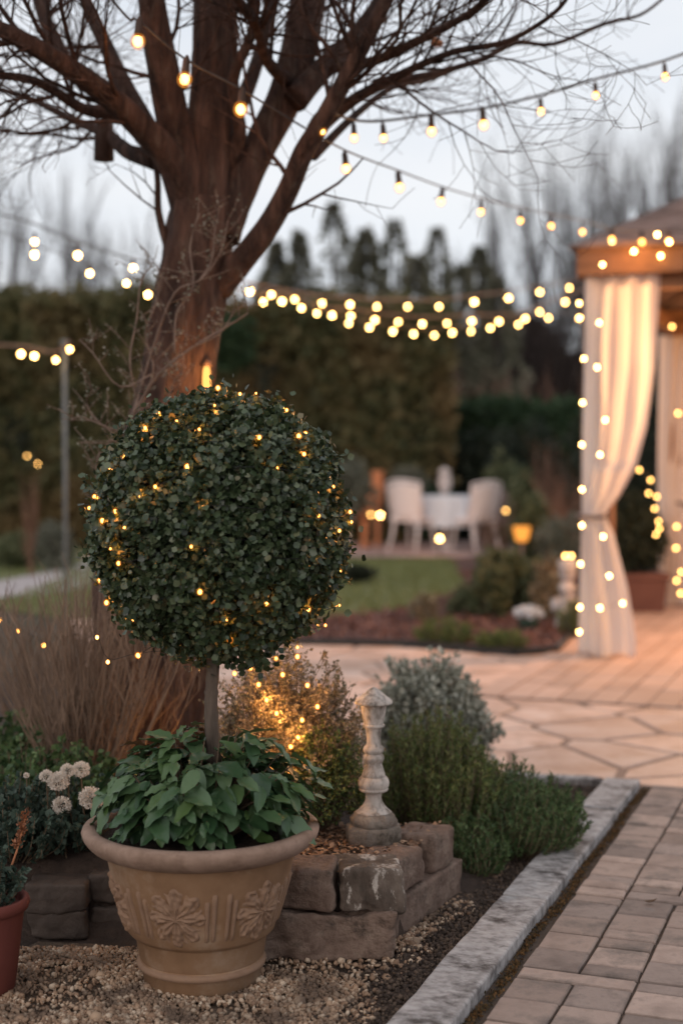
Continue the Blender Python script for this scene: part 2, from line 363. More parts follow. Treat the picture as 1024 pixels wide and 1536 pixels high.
# raised soil bed (heightfield)
def bed_h(x, y):
    # inside: behind front wall (y>3.47), left of right wall line
    sx = (x-.137)*.897-(y-3.55)*.442       # signed distance right of the slanted wall line
    a = min(1, max(0, (y-3.46)/.05))
    if y < 3.98: b = 1 if sx < -.04 else 0
    else: b = min(1, max(0, (.05-sx)/.45))
    c = min(1, max(0, (x+2.6)/.5)); yl = 7.2 if x < -.9 else max(4.95, 7.2-(x+.9)*3.2); d = min(1, max(0, (yl-y)/max(.7, (yl-4.95)*.98+.7)))
    if x < -.32: a = min(1, max(0, (y-3.62)/.08))
    return .185*a*b*c*d
m = MB(); gx = np.linspace(-5.5, 1.2, 130); gy = np.linspace(3.44, 8.2, 96)
vs = [(x, y, .0+bed_h(x, y)+.012*mnoise.noise(Vector((x*5, y*5, 0)))) for y in gy for x in gx]
n_ = len(gx); fs = [(j*n_+i, j*n_+i+1, (j+1)*n_+i+1, (j+1)*n_+i) for j in range(len(gy)-1) for i in range(n_-1)]
# keep only bed left of kerb
keep = []
for f in fs:
    cx = sum(vs[i][0] for i in f)/4; cy = sum(vs[i][1] for i in f)/4
    p = Vector((cx, cy, 0))-R0
    if p.dot(V_) < -.15 and p.dot(U) < 1.57+max(0, (-1.1-p.dot(V_)))*1.1: keep.append(f)
m.add(vs, keep); tag(m.build('soil_bed', M['soil'], smooth=True), kind='structure')

# gravel area
sheet('gravel_bed', [(-2.2, 2.2), (-.05, 2.2), tuple(uv(-.9, -.26))[:2], tuple(uv(1.0, -.24))[:2], (.45, 4.5), (-.2, 3.5), (-2.2, 3.75)], -.004, M['gravel_base'])
# pebbles
def ico(n=0):
    t_ = (1+5**.5)/2
    v = np.array([(-1, t_, 0), (1, t_, 0), (-1, -t_, 0), (1, -t_, 0), (0, -1, t_), (0, 1, t_), (0, -1, -t_), (0, 1, -t_), (t_, 0, -1), (t_, 0, 1), (-t_, 0, -1), (-t_, 0, 1)], float)
    v /= np.linalg.norm(v[0])
    f = [(0, 11, 5), (0, 5, 1), (0, 1, 7), (0, 7, 10), (0, 10, 11), (1, 5, 9), (5, 11, 4), (11, 10, 2), (10, 7, 6), (7, 1, 8), (3, 9, 4), (3, 4, 2), (3, 2, 6), (3, 6, 8), (3, 8, 9), (4, 9, 5), (2, 4, 11), (6, 2, 10), (8, 6, 7), (9, 8, 1)]
    return v, f
IV, IF = ico()
def rand_R(n):
    return frames(rdir(n), rdir(n))
P = []
while len(P) < 19000:
    x = RNG.uniform(-1.15, .95); y = RNG.uniform(2.75, 4.6)
    q = Vector((x, y, 0))-R0; vv = q.dot(V_); sx = (x-.137)*.897-(y-3.55)*.442
    if vv > -.21+.025*math.sin(y*17): continue
    if y > 3.5 and sx < .0: continue
    if y > 3.9 and sx > .28: continue
    if (y > 3.42 and x < .13) and x > -.3: continue
    if mnoise.noise(Vector((x*4, y*4, 3))) < -.22 and RNG.random() < .75: continue
    if vv > -.27 and RNG.random() < .7: continue
    P.append((x, y, .002+RNG.uniform(0, .006)))
P = np.array(P); n = len(P)
sc = RNG.uniform(.0024, .0062, n)[:, None]*RNG.uniform(.4, 1.6, (n, 3))*1.05; big = RNG.random(n) < .02; sc[big] *= 1.8
tag(bulk('gravel', IV, IF, P, rand_R(n), sc, M['gravel'], smooth=True), label='pale brown pea gravel round the foot of the big pot', cat='gravel', kind='stuff')

m = MB(); us = np.linspace(-1.9, 1.58, 175); vs_ = np.linspace(-.42, -.115, 20)
vs = []
for u in us:
    for v in vs_:
        p = uv(u, v); k = min(1, max(0, (v+.42)/.12)); vs.append((p.x, p.y, -.006+k*(.006+.010*mnoise.noise(Vector((p.x*22, p.y*22, 1)))+.007*mnoise.noise(Vector((p.x*60, p.y*60, 1))))))
n_ = len(vs_); m.add(vs, [(j*n_+i, j*n_+i+1, (j+1)*n_+i+1, (j+1)*n_+i) for j in range(len(us)-1) for i in range(n_-1)])
tag(m.build('soil_strip', M['soil'], smooth=True), kind='structure')
n = 6500; uu = RNG.uniform(-1.6, 1.56, n); vv = -.135-np.abs(RNG.normal(0, .07, n))
P = np.stack([R0.x+U.x*uu+V_.x*vv, R0.y+U.y*uu+V_.y*vv, RNG.uniform(.0, .009, n)], 1)
tag(bulk('soil_crumbs', IV, IF, P, rand_R(n), RNG.uniform(.002, .0065, n)[:, None]*RNG.uniform(.5, 1.4, (n, 3)), M['crumb'], smooth=True), label='dark crumbly soil strip between the gravel and the kerb', cat='soil', kind='stuff')

# pavers: one mesh of bevelled bricks
def slab(mb, pts, z0, z1, ins=.004, mi=0):
    n = len(pts); c = sum((Vector((p[0], p[1], 0)) for p in pts), Vector())/n
    top = []
    for p in pts:
        d = Vector((c.x-p[0], c.y-p[1], 0)); d = d.normalized()*ins
        top.append((p[0]+d.x, p[1]+d.y, z1))
    vs = [(p[0], p[1], z0) for p in pts]+[(p[0], p[1], z1-ins*.8) for p in pts]+top
    fs = []
    for a in (0, 1):
        for i in range(n):
            j = (i+1) % n; fs.append((a*n+i, a*n+j, (a+1)*n+j, (a+1)*n+i))
    fs.append(tuple(2*n+i for i in range(n)))
    mb.add(vs, fs, mi)
sheet('path_bed', [uv(-2.2, .0), uv(-2.2, 3.2), uv(1.66, 3.2), uv(1.66, .0)], .0035, M['joint_dark'])
m = MB(); s = .138; g = .0066
def brick(u0, v0, du, dv):
    if u0 > 1.62 or u0+du < -1.8: return
    u1 = min(u0+du, 1.635)
    if u1-u0 < .03: return
    z = .012+random.uniform(-.003, .003); j = lambda: random.uniform(-.0015, .0015)
    g2 = .0036; pts = [uv(u0+g+j(), v0+g2+j()), uv(u0+g+j(), v0+dv-g2+j()), uv(u1-g+j(), v0+dv-g2+j()), uv(u1-g+j(), v0+g2+j())]
    slab(m, [(p.x, p.y) for p in reversed(pts)][::-1], -.02, z, .005, random.choice((0, 0, 1)))
occ = set(); hs_ = s/2; rb = random.Random(31)
for iu in range(-26, 25):
    for iv in range(0, 34):
        if (iu, iv) in occ: continue
        opts = [(2, 2), (1, 4), (1, 2), (2, 2), (1, 2), (2, 2)]; rb.shuffle(opts)
        for (hu, wv) in opts+[(1, 3), (1, 1)]:
            cells = [(iu+a_, iv+b_) for a_ in range(hu) for b_ in range(wv)]
            if all(c_ not in occ for c_ in cells):
                if wv > 1 and (iu, iv+wv) not in occ and (iu, iv+wv+1) in occ: continue
                occ.update(cells); brick(iu*hs_, .038+iv*hs_, hu*hs_, wv*hs_); break
tag(m.build('brick_path', [M['paver'], M['paver_grey']]), kind='structure')

# moss strip between kerb and pavers
n = 6000; uu = RNG.uniform(-1.6, 1.6, n); uu = uu[np.sin(uu*23)+np.sin(uu*61+1)+RNG.normal(0, .8, n) > -1.1]; n = len(uu); vv = .016+RNG.normal(0, .007, n)+.006*np.sin(uu*9)
P = np.stack([R0.x+U.x*uu+V_.x*vv, R0.y+U.y*uu+V_.y*vv, np.full(n, .004)], 1)
tag(bulk('moss', CARD_V, CARD_F, P, frames(rdir(n)+np.array([0, 0, .9]), rdir(n)), RNG.uniform(.004, .010, n), M['moss']), label='rusty orange moss along the joint beside the kerb', cat='moss', kind='stuff')

q = gr(975, 1356, .014); m = MB(); vs = []
for i in range(7):
    for j in range(5):
        a = i/6; b = (j/4-.5)*math.sin(PI*min(1, a*.9+.05))*.7; vs.append((q.x-.018+.036*a+.01*b, q.y+.03*b, q.z+.004+.010*(a-.4)**2*3+.012*abs(b)))
m.add(vs, [(i*5+j, (i+1)*5+j, (i+1)*5+j+1, i*5+j+1) for i in range(6) for j in range(4)])
tag(m.build('fallen_leaf', M['stem_leaf'], smooth=True), 'single curled brown leaf lying on the brick path', 'leaf')
# flagstones: voronoi polygons
def clip(poly, p, nrm):
    out = []
    for i in range(len(poly)):
        a, b = poly[i], poly[(i+1) % len(poly)]
        da = (a[0]-p[0])*nrm[0]+(a[1]-p[1])*nrm[1]; db = (b[0]-p[0])*nrm[0]+(b[1]-p[1])*nrm[1]
        if da <= 0: out.append(a)
        if (da < 0) != (db < 0):
            t_ = da/(da-db); out.append((a[0]+(b[0]-a[0])*t_, a[1]+(b[1]-a[1])*t_))
    return out
rs = random.Random(11)
seeds = []
for i in range(-14, 14):
    for j in range(0, 13):
        seeds.append((1.66+.25+j*.36+rs.uniform(-.16, .16), i*.43+rs.uniform(-.19, .19)+(j % 2)*.3))
m = MB()
for i, (a, b) in enumerate(seeds):
    poly = [(a-1.2, b-1.2), (a+1.2, b-1.2), (a+1.2, b+1.2), (a-1.2, b+1.2)]
    for j, (c, d) in enumerate(seeds):
        if i == j or abs(a-c)+abs(b-d) > 2.0: continue
        L_ = math.hypot(c-a, d-b); nr = ((c-a)/L_, (d-b)/L_)
        poly = clip(poly, ((a+c)/2-nr[0]*.017, (b+d)/2-nr[1]*.017), nr)
        if len(poly) < 3: break
    if len(poly) < 3: continue
    poly = clip(poly, (1.655, 0), (-1, 0))
    if len(poly) >= 3: poly = clip(poly, (6.1, 0), (1, 0))
    if len(poly) >= 3: poly = clip(poly, (1.7, -2.3), (-.55, -.83))
    if len(poly) < 3: continue
    if min(q[0] for q in poly) > 5.9: continue
    # split along the edge of the long slabs
    pa = clip(poly, (3.39, 0), (1, 0)); pb = clip(poly, (3.395, 0), (-1, 0))
    if len(pb) >= 3: pb = clip(pb, (0, -1.16), (0, 1))
    for poly in (pa, pb):
        if len(poly) < 3: continue
        pts = [uv(q[0], q[1]) for q in poly]
        z = .0105+random.uniform(-.003, .003)
        pp = [(p.x, p.y) for p in pts]
        area = sum(pp[k][0]*pp[(k+1) % len(pp)][1]-pp[(k+1) % len(pp)][0]*pp[k][1] for k in range(len(pp)))
        if abs(area) < .004: continue
        if area < 0: pp.reverse()
        slab(m, pp, -.02, z, .008)
tag(m.build('flagstone_path', M['flag']), kind='structure')
sheet('flagstone_bed', [uv(1.66, -2.24), uv(1.66, 6), uv(6.0, 6), uv(6.0, -5.1)], .0035, M['joint_brown'])
sheet('gazebo_paving_bed', [uv(3.4, -1.15), uv(3.4, 3.95), uv(9.9, 3.95), uv(9.9, -1.15)], .0145, M['joint_brown'])
# long slabs under and in front of the gazebo
m = MB()
for i in range(34):
    v0 = -1.15+i*.15; u0 = 3.4-rs.uniform(0, .0)
    while u0 < 10:
        L_ = rs.uniform(.3, .62); u1 = u0+L_
        pts = [uv(u0+.009, v0+.005), uv(u0+.009, v0+.145), uv(u1-.009, v0+.145), uv(u1-.009, v0+.005)]
        pp = [(p.x, p.y) for p in pts]; pp.reverse()
        area = sum(pp[k][0]*pp[(k+1) % 4][1]-pp[(k+1) % 4][0]*pp[k][1] for k in range(4))
        if area < 0: pp.reverse()
        slab(m, pp, -.02, .02+rs.uniform(-.002, .002), .006); u0 = u1
tag(m.build('gazebo_paving', M['deck']), kind='structure')

# lawn, mulch bed, patio, grey path
BEDF = [gr(380, 968), gr(610, 972), gr(770, 986), gr(835, 982), gr(866, 948)]
m_pts = BEDF+[(2.2, 13.5), (3.4, 19), (1.4, 19), (1.25, 14), (.65, 12.0), (-.4, 10.8), (-1.0, 10.0)]
sheet('mulch_bed', m_pts, .014, M['mulch_bed'])
n = 9000; pts_ = []
from itertools import count as _c
def inpoly(x, y, poly):
    c = False; j = len(poly)-1
    for i in range(len(poly)):
        xi, yi = poly[i][0], poly[i][1]; xj, yj = poly[j][0], poly[j][1]
        if (yi > y) != (yj > y) and x < (xj-xi)*(y-yi)/(yj-yi)+xi: c = not c
        j = i
    return c
while len(pts_) < 6500:
    x = random.uniform(-1, 3.2); y = random.uniform(9, 16)
    if inpoly(x, y, m_pts): pts_.append((x, y, .02+random.uniform(0, .02)))
P = np.array(pts_); n = len(P)
tag(bulk('bark_mulch', CARD_V, CARD_F, P, rand_R(n), RNG.uniform(.02, .05, n), M['mulch_far']), label='reddish bark mulch spread over the bed beside the lawn', cat='mulch', kind='stuff')
# metal edging along bed front
m = MB(); e = [Vector((p.x, p.y, .02)) for p in BEDF]
for a, b in zip(e[:-1], e[1:]):
    d = b-a; m.box(((a+b)/2)[:], (d.length, .03, .07), math.atan2(d.y, d.x))
tag(m.build('bed_edging', M['black']), label='low dark edging strip along the front of the mulch bed', cat='edging')
LAWN = [(-3.5, 12.5), (-1.0, 10.0), (-.4, 10.8), (.65, 12.0), (1.25, 14), (1.45, 18.4), (-2.0, 18.4), (-6, 17.0)]
sheet('lawn', LAWN, .004, M['lawn'])
sheet('back_lawn', [(-9, 15.2), (-3.6, 15.6), (-2.4, 18.5), (-1, 20.5), (-9, 21)], -.002, M['lawn'])
pts_ = []
while len(pts_) < 16000:
    x = random.uniform(-3, 1.5); y = random.uniform(10, 18.4)
    if inpoly(x, y, LAWN): pts_.append((x, y, 0))
while len(pts_) < 19000:
    pts_.append((random.uniform(-7, -3), random.uniform(15.5, 20), 0))
P = np.array(pts_); n = len(P)
tag(bulk('grass', NEED_V, NEED_F, P, frames(rdir(n)*.45+np.array([0, 0, 1.]), rdir(n)), RNG.uniform(.03, .06, n)[:, None]*np.array([[3, 1, 1]]), M['grass']), label='short green lawn grass in front of the patio', cat='grass', kind='stuff')
sheet('patio', [(-3.5, 18.6), (1.6, 18.6), (2.6, 20), (2.6, 22.5), (-3.5, 22.5)], .02, M['pink'])
m = MB(); cl = [(-6.5, 11.6), (-4.4, 12.7), (-3.3, 13.6), (-2.9, 14.9), (-2.7, 16.5), (-2.6, 18.7)]
L_ = []; R_ = []
for i, p in enumerate(cl):
    a = cl[max(0, i-1)]; b = cl[min(len(cl)-1, i+1)]; d = Vector((b[0]-a[0], b[1]-a[1])).normalized(); w_ = .62
    L_.append((p[0]-d.y*w_, p[1]+d.x*w_, .008)); R_.append((p[0]+d.y*w_, p[1]-d.x*w_, .008))
for i in range(len(cl)-1): m.add([L_[i], R_[i], R_[i+1], L_[i+1]], [(0, 1, 2, 3)])
tag(m.build('grey_path', M['greypath']), kind='structure')

# ================================================================== STONES
def stone_block(name, mat, u0, size, loc, rz, label, seed, round_=.012, amp=.006, group=None, nseg=9):
    sx, sy, sz = size; m = MB(); N_ = nseg; idx = {}
    vs = []; fs = []
    def key(i, j, k):
        if (i, j, k) in idx: return idx[(i, j, k)]
        p = Vector(((i/N_-.5)*sx, (j/N_-.5)*sy, (k/N_-.5)*sz))
        h = Vector((sx/2-round_, sy/2-round_, sz/2-round_))
        q = Vector((max(-h.x, min(h.x, p.x)), max(-h.y, min(h.y, p.y)), max(-h.z, min(h.z, p.z))))
        d = p-q
        if d.length > 1e-6: p = q+d.normalized()*min(d.length, round_)
        nrm = Vector((p.x/sx, p.y/sy, p.z/sz)).normalized()
        p += nrm*(mnoise.noise(p*9+Vector((seed*5.1, 2, 1)))*amp*1.6+mnoise.noise(p*26+Vector((seed*3.3, 1, 7)))*amp*.8+mnoise.noise(p*60)*amp*.4)
        idx[(i, j, k)] = len(vs); vs.append(p); return idx[(i, j, k)]
    # nonuniform parameter: snap near edges
    for a in range(N_):
        for b in range(N_):
            fs.append((key(a, b, N_), key(a+1, b, N_), key(a+1, b+1, N_), key(a, b+1, N_)))
            fs.append((key(a, b, 0), key(a, b+1, 0), key(a+1, b+1, 0), key(a+1, b, 0)))
            fs.append((key(a, 0, b), key(a+1, 0, b), key(a+1, 0, b+1), key(a, 0, b+1)))
            fs.append((key(a, N_, b), key(a, N_, b+1), key(a+1, N_, b+1), key(a+1, N_, b)))
            fs.append((key(0, a, b), key(0, a, b+1), key(0, a+1, b+1), key(0, a+1, b)))
            fs.append((key(N_, a, b), key(N_, a+1, b), key(N_, a+1, b+1), key(N_, a, b+1)))
    m.add(vs, fs); o = m.build(name, mat, smooth=True)
    o.location = (loc[0], loc[1], loc[2]+sz/2); o.rotation_euler = (0, 0, rz)
    return tag(o, label, 'stone block', group)
WD = Vector((.447, .894, 0)); WN = Vector((.894, -.447, 0)); W0 = Vector((.137, 3.55, 0)); WA = math.atan2(WD.y, WD.x)-PI/2
GW = 'stone blocks of the low garden wall'
stone_block('stone_block', M['stone'], 0, (.36, .17, .116), (-.055, 3.495, 0), 0, 'long rough brown stone block, lower course beside the big pot', 1, .009, .015, GW, 30)
stone_block('stone_block', M['stone'], 0, (.155, .14, .108), (-.092, 3.485, .118), math.radians(-4), 'brown stone block of the upper course touching the right side of the big pot', 2, .015, .008, GW, 20)
stone_block('stone_block', M['stone_white'], 0, (.155, .145, .104), (.066, 3.495, .118), math.radians(5), 'dark stone block speckled with white lichen on the front wall corner', 3, .012, .011, GW, 22)
def on_wall(t_, inn, z): p = W0+WD*t_*1.0-WN*inn; return (p.x, p.y, z)
stone_block('stone_block', M['stone'], 0, (.15, .48, .098), on_wall(.22, .078, 0), WA, 'long brown stone block, lower course facing the kerb', 4, .008, .007, GW, 30)
stone_block('stone_block', M['stone'], 0, (.135, .175, .100), on_wall(.115, .072, .10), WA, 'squarish brown block between the lichened block and the end block', 5, .017, .006, GW, 20)
stone_block('stone_block', M['stone'], 0, (.14, .17, .104), on_wall(.34, .078, .10), WA+.03, 'topmost end block of the wall in front of the evergreen bush', 6, .017, .006, GW, 20)
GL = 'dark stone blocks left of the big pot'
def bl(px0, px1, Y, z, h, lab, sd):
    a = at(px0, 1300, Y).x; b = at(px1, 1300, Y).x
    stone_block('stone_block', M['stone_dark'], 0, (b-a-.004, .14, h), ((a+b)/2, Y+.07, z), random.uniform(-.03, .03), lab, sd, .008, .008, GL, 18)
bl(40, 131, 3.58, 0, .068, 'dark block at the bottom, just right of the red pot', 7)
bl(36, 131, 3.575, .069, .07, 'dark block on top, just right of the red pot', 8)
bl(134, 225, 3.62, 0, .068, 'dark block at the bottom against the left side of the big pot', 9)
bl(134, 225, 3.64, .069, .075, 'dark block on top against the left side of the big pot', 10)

# kerb stones
KG = 'pale kerb stones along the brick path'
def kerb(u0, u1, lab, sd):
    L_ = u1-u0; c = uv((u0+u1)/2, -.066)
    o = stone_block('kerb_stone', M['kerb'], 0, (.128, L_-.014, .075), (c.x, c.y, -.042+random.uniform(0, .004)), ANG+random.uniform(-.004, .004), lab, sd, .006, .0022, KG, 30)
    o['category'] = 'kerb stone'
kerb(-1.25, .05, 'weathered grey kerb stone at the bottom edge of the photo', 21)
kerb(.05, 1.12, 'longest grey kerb stone between the gravel and the bricks', 22)
kerb(1.12, 1.62, 'far grey kerb stone at the corner of the flagstones', 23)
c = uv(1.60, -.33)
o = stone_block('kerb_stone', M['kerb'], 0, (.38, .05, .07), (c.x, c.y, -.04), ANG, 'narrow kerb stone running crosswise behind the evergreen bush', 24, .008, .004, KG, 14); o['category'] = 'kerb stone'

# ================================================================== BIG POT
PC = Vector((at(302, 1236, 3.30).x, 3.30, -.008))
pot = tag(empty('terracotta_pot', PC), 'large tan clay pot with flower reliefs and a thick rim', 'pot')
BP = [(.128, 0), (.134, .006), (.140, .045), (.146, .05), (.148, .056), (.146, .063), (.142, .067), (.146, .075), (.153, .119), (.155, .122), (.165, .128), (.171, .135), (.18, .165), (.196, .22), (.212, .275), (.222, .318), (.225, .332), (.215, .334)]
m = MB(); m.lathe(BP, 96, PC, fn=lambda r, z, a: r*(1+.0035*math.sin(a*5+z*20)))
m.build('body', M['clay'], pot, auto=50)
m = MB()
RP = [(.220, .322), (.238, .324), (.252, .330), (.264, .340), (.273, .352), (.276, .364), (.272, .374), (.262, .378), (.246, .376), (.240, .370), (.232, .34), (.228, .325)]
m.lathe(RP, 128, PC, fn=lambda r, z, a: r*(1+.004*mnoise.noise(Vector((a*5, z*30, 0)))+.003*mnoise.noise(Vector((a*30, z*90, 0)))))
m.build('rim', M['clay_pale'], pot, smooth=True)
def pot_r(z):
    for (r0, z0), (r1, z1) in zip(BP[:-1], BP[1:]):
        if z0 <= z <= z1 and z1 > z0: return r0+(r1-r0)*(z-z0)/(z1-z0)
    return .2
m = MB(); a_ = np.linspace(0, 2*PI, 97)
m.lathe([(.140, .047), (.1495, .050), (.151, .056), (.1495, .062), (.142, .066)], 96, PC); m.build('base_ring', M['relief'], pot, smooth=True)
def medal(ca, zc):
    m = MB(); nr, na = 22, 112; vs = []; fs = []
    for i in range(nr+1):
        q = i/nr
        for k in range(na):
            th = 2*PI*k/na
            lobes = abs(math.cos(4*th))
            Rm = .058*(1+.14*abs(math.cos(4*th))**.6+.05*math.cos(16*th)); Rm *= (1.02 if abs(math.sin(th)) > .5 else 1)
            r = Rm*q
            h = .0035
            if q < .16: h += .006*math.cos(q/.16*PI/2)
            petal = abs(math.cos(4*th)); rid = .5+.5*math.cos(16*th+q*5)
            h += .006*petal*math.sin(min(1, q*1.15)*PI)**.8+.0035*rid*math.sin(q*PI)+.0035*math.cos(8*th+7*q)*q-.005*math.exp(-((q-.62)/.09)**2)*(1-petal)-.004*math.exp(-((q-.78)/.06)**2)*petal+.003*math.cos(24*th-9*q)*q*q
            h += .003*mnoise.noise(Vector((r*math.cos(th)*120, r*math.sin(th)*120, ca)))
            if q > .93: h *= (1-q)/.07
            z = zc+r*math.sin(th)*1.08; rad = pot_r(z)+max(h, -.002)+.0008
            aa = ca+r*math.cos(th)/.19
            vs.append((PC.x+rad*math.cos(aa), PC.y+rad*math.sin(aa), z))
    for i in range(nr):
        for k in range(na):
            k2 = (k+1) % na; fs.append((i*na+k, i*na+k2, (i+1)*na+k2, (i+1)*na+k))
    m.add(vs, fs); m.build('flower_relief', M['relief'], pot, smooth=True)
for k in range(6): medal(-PI/2-math.radians(11)+k*PI/3, .2)
for k in range(6):
    cc = -PI/2-math.radians(11)+(k+.5)*PI/3
    m = MB()
    for da, z1 in ((-.17, .245), (-.09, .262), (.075, .262), (.15, .245)):
        z0 = .137
        vs = []; 
        rows = 10
        for i in range(rows+1):
            z = z0+(z1-z0)*i/rows; wv = .028+.010*i/rows
            for j, (dw, dh) in enumerate(((-1, -.001), (-.6, .006), (0, .008), (.6, .006), (1, -.001))):
                if i in (0, rows): dh = -.001
                rad = pot_r(z)+dh; aa = cc+da+dw*wv
                vs.append((PC.x+rad*math.cos(aa), PC.y+rad*math.sin(aa), z))
        m.add(vs, [(i*5+j, i*5+j+1, (i+1)*5+j+1, (i+1)*5+j) for i in range(rows) for j in range(4)])
    m.build('fluting', M['relief'], pot, smooth=True)
m = MB(); m.lathe([(.0, .345), (.12, .35), (.232, .345)], 40, PC); m.build('potting_soil', M['soil'], pot)

# broad-leaved plant in the pot
pl = tag(empty('leafy_plant', (PC.x, PC.y, .345)), 'dense plant with broad blue green oval leaves filling the big clay pot', 'plant')
def broad_leaf(mb, p, d, up, L_, W, droop, curl):
    d = d.normalized(); x = d.cross(up).normalized(); z = x.cross(d)
    nl, nw = 9, 3; vs = []; fs = []
    pos = Vector(p); cd = d.copy()
    for i in range(nl+1):
        t_ = i/nl; wd = W*(math.sin(PI*min(1, t_**.78))**.72)*(.5) if 0 < t_ < 1 else .0008
        for j in range(-nw, nw+1):
            s_ = j/nw
            off = x*(wd*s_)+z*(abs(s_)**1.5*wd*curl+(.0025*math.sin(i*1.9+j*1.5)*abs(s_)))
            vs.append(pos+off)
        ang = -droop/nl
        cd = (cd*math.cos(ang)+z*math.sin(ang)).normalized(); z = x.cross(cd).normalized()
        pos = pos+cd*(L_/nl)
    c_ = 2*nw+1
    for i in range(nl):
        for j in range(c_-1): fs.append((i*c_+j, i*c_+j+1, (i+1)*c_+j+1, (i+1)*c_+j))
    mb.add(vs, fs)
ms = {'hosta': MB(), 'hosta_lime': MB(), 'hosta_red': MB()}; stems = MB()
rl = random.Random(5); cnt = 0
for k in range(540):
    th = math.acos(1-rl.random()*1.02) if k < 400 else rl.uniform(1.05, 1.6); ph = rl.uniform(0, 2*PI)      # polar on dome
    if cnt < 400:
        dirv = Vector((math.sin(th)*math.cos(ph), math.sin(th)*math.sin(ph), math.cos(th)))
        sh = rl.uniform(.62, 1.0)
        lump = 1+.12*mnoise.noise(dirv*2.5+Vector((3, 1, 4)))
        base = Vector((PC.x+.015, PC.y, .355))+Vector((dirv.x*.245*sh*lump, dirv.y*.215*sh*lump, max(.01, dirv.z**.6*.235*sh*lump) if dirv.z > 0 else .01))
        outd = Vector((dirv.x, dirv.y, 0))
        if outd.length < .2: outd = Vector((rl.uniform(-1, 1), rl.uniform(-1, 1), 0))
        outd.normalize()
        side = Vector((-outd.y, outd.x, 0))*rl.uniform(-.9, .9)
        dip = rl.uniform(-.6, .75)-.2*math.sin(th)
        if th > .95: dip = rl.uniform(-1.1, .1)
        if th > 1.2: sh = max(sh, .85)
        d = (outd+side+Vector((0, 0, dip))).normalized()
        up = (dirv*.75+Vector((0, 0, .8))+Vector((rl.uniform(-.35, .35), rl.uniform(-.35, .35), rl.uniform(-.2, .2)))).normalized()
        L_ = rl.choice((rl.uniform(.035, .06), rl.uniform(.065, .105), rl.uniform(.07, .11), rl.uniform(.06, .10))); W = L_*rl.uniform(.40, .60)
        key = 'hosta' if rl.random() < .96 else 'hosta_lime'
        if th < .9 and dirv.y > .0 and dirv.x < -.1 and rl.random() < .35: key = 'hosta_red'
        p0 = base-d*L_*.35
        broad_leaf(ms[key], p0, d, up, L_, W, rl.uniform(.0, .75), rl.uniform(.12, .45))
        if k % 2 == 0: stems.tube([(PC.x+dirv.x*.08, PC.y+dirv.y*.08, .345), tuple((Vector((PC.x+dirv.x*.1, PC.y+dirv.y*.1, .4))+p0)/2), tuple(p0)], [.0028, .0022, .0015], 5)
for k_, mb in ms.items():
    o = mb.build('leaves', M[k_], pl, smooth=True)
    o['label'] = {'hosta': 'blue green oval leaves', 'hosta_lime': 'a few young lime green leaves', 'hosta_red': 'a few reddish leaves at the back'}[k_]
stems.build('stems', M['stem'], pl)

# ================================================================== TOPIARY
TC = at(328, 786, 3.38); TR = .295
top = tag(empty('topiary_tree', (TC.x, TC.y, .345)), 'clipped evergreen ball tree on a bare stem growing from the big clay pot', 'topiary')
m = MB(); bx = at(318, 1080, 3.36).x
st_p = smooth_path([(bx-.006, 3.34, .30), (bx-.003, 3.345, .42), (bx+.004, 3.35, .52), (bx-.001, 3.352, .62), (bx+.003, 3.36, .74), (bx+.006, 3.38, .9), (bx+.01, 3.38, 1.05)], 12)
b0 = len(m.v); m.tube(st_p, [.020-.008*i/len(st_p)+.0022*mnoise.noise(Vector((0, 0, i*.35)))+(.003 if i in (22, 23, 41) else 0) for i in range(len(st_p))], 20)
for i in range(b0, len(m.v)):
    v = Vector(m.v[i]); c_ = min(st_p, key=lambda q: (q-v).length); dd = v-c_; m.v[i] = tuple(c_+dd*(1+.22*mnoise.noise(Vector((dd.x*160, dd.y*160, v.z*14)))))
m.tube([(bx+.004, 3.36, .72), (bx+.06, 3.4, .82), (bx+.12, 3.42, .95)], [.008, .007, .004], 7)
m.tube([(bx+.0, 3.36, .74), (bx-.06, 3.36, .83), (bx-.13, 3.35, .95)], [.008, .007, .004], 7)
m.build('trunk', M['greytrunk'], top, smooth=True)
n = 46000; D = rdir(n)
lump = fbm(D, 3.2, 3)*.06+fbm(D, 7, 5)*.03+fbm(D, 14, 4)*.09-.05*np.clip(D[:, 2]+.2, 0, 1)*np.abs(D[:, 2])+.03*np.clip(-D[:, 2], 0, 1)
lay = RNG.random(n)**.6
low = np.clip(-D[:, 2]-.5, 0, 1)*1.3
rad = TR*(1+lump)*(.80+.22*lay)+RNG.exponential(.009, n)*(RNG.random(n) < .3)
sz = np.array([1.0, 1.0, 1.02])
P = D*rad[:, None]*sz
P[:, 2] += -low*RNG.random(n)*.03
# thin the lower edge
kp = RNG.random(n) > low*.9
P = P[kp]+np.array(TC); Dk = D[kp]; n2 = len(P)
Dl = unit(rdir(n2)+Dk*.55+np.array([0, 0, .15])); Nl = unit(Dk*.9+rdir(n2)*.75+np.array([0, 0, .4]))
bulk('crown', ROUND_V, ROUND_F, P, frames(Dl, Nl), RNG.uniform(.010, .020, n2)[:, None]*np.array([[1.35, 1, 1]]), M['box'], top)
m = MB(); sp2 = []; sd2 = []
for k in range(150):
    d = Vector(rdir(1)[0]); p0 = TC+d*TR*.96; dd = (d+Vector(rdir(1)[0])*.6+Vector((0, 0, .25))).normalized(); L_ = .02+.04*random.random(); p1 = p0+dd*L_
    for j in range(9): sp2.append((p0.lerp(p1, .25+.75*random.random()))[:]); sd2.append((dd*.6+Vector(rdir(1)[0]))[:])
bulk('young_shoots', ROUND_V, ROUND_F, np.array(sp2), frames(np.array(sd2), rdir(len(sp2))), RNG.uniform(.008, .014, len(sp2))[:, None]*np.array([[1.35, 1, 1]]), M['box'], top)
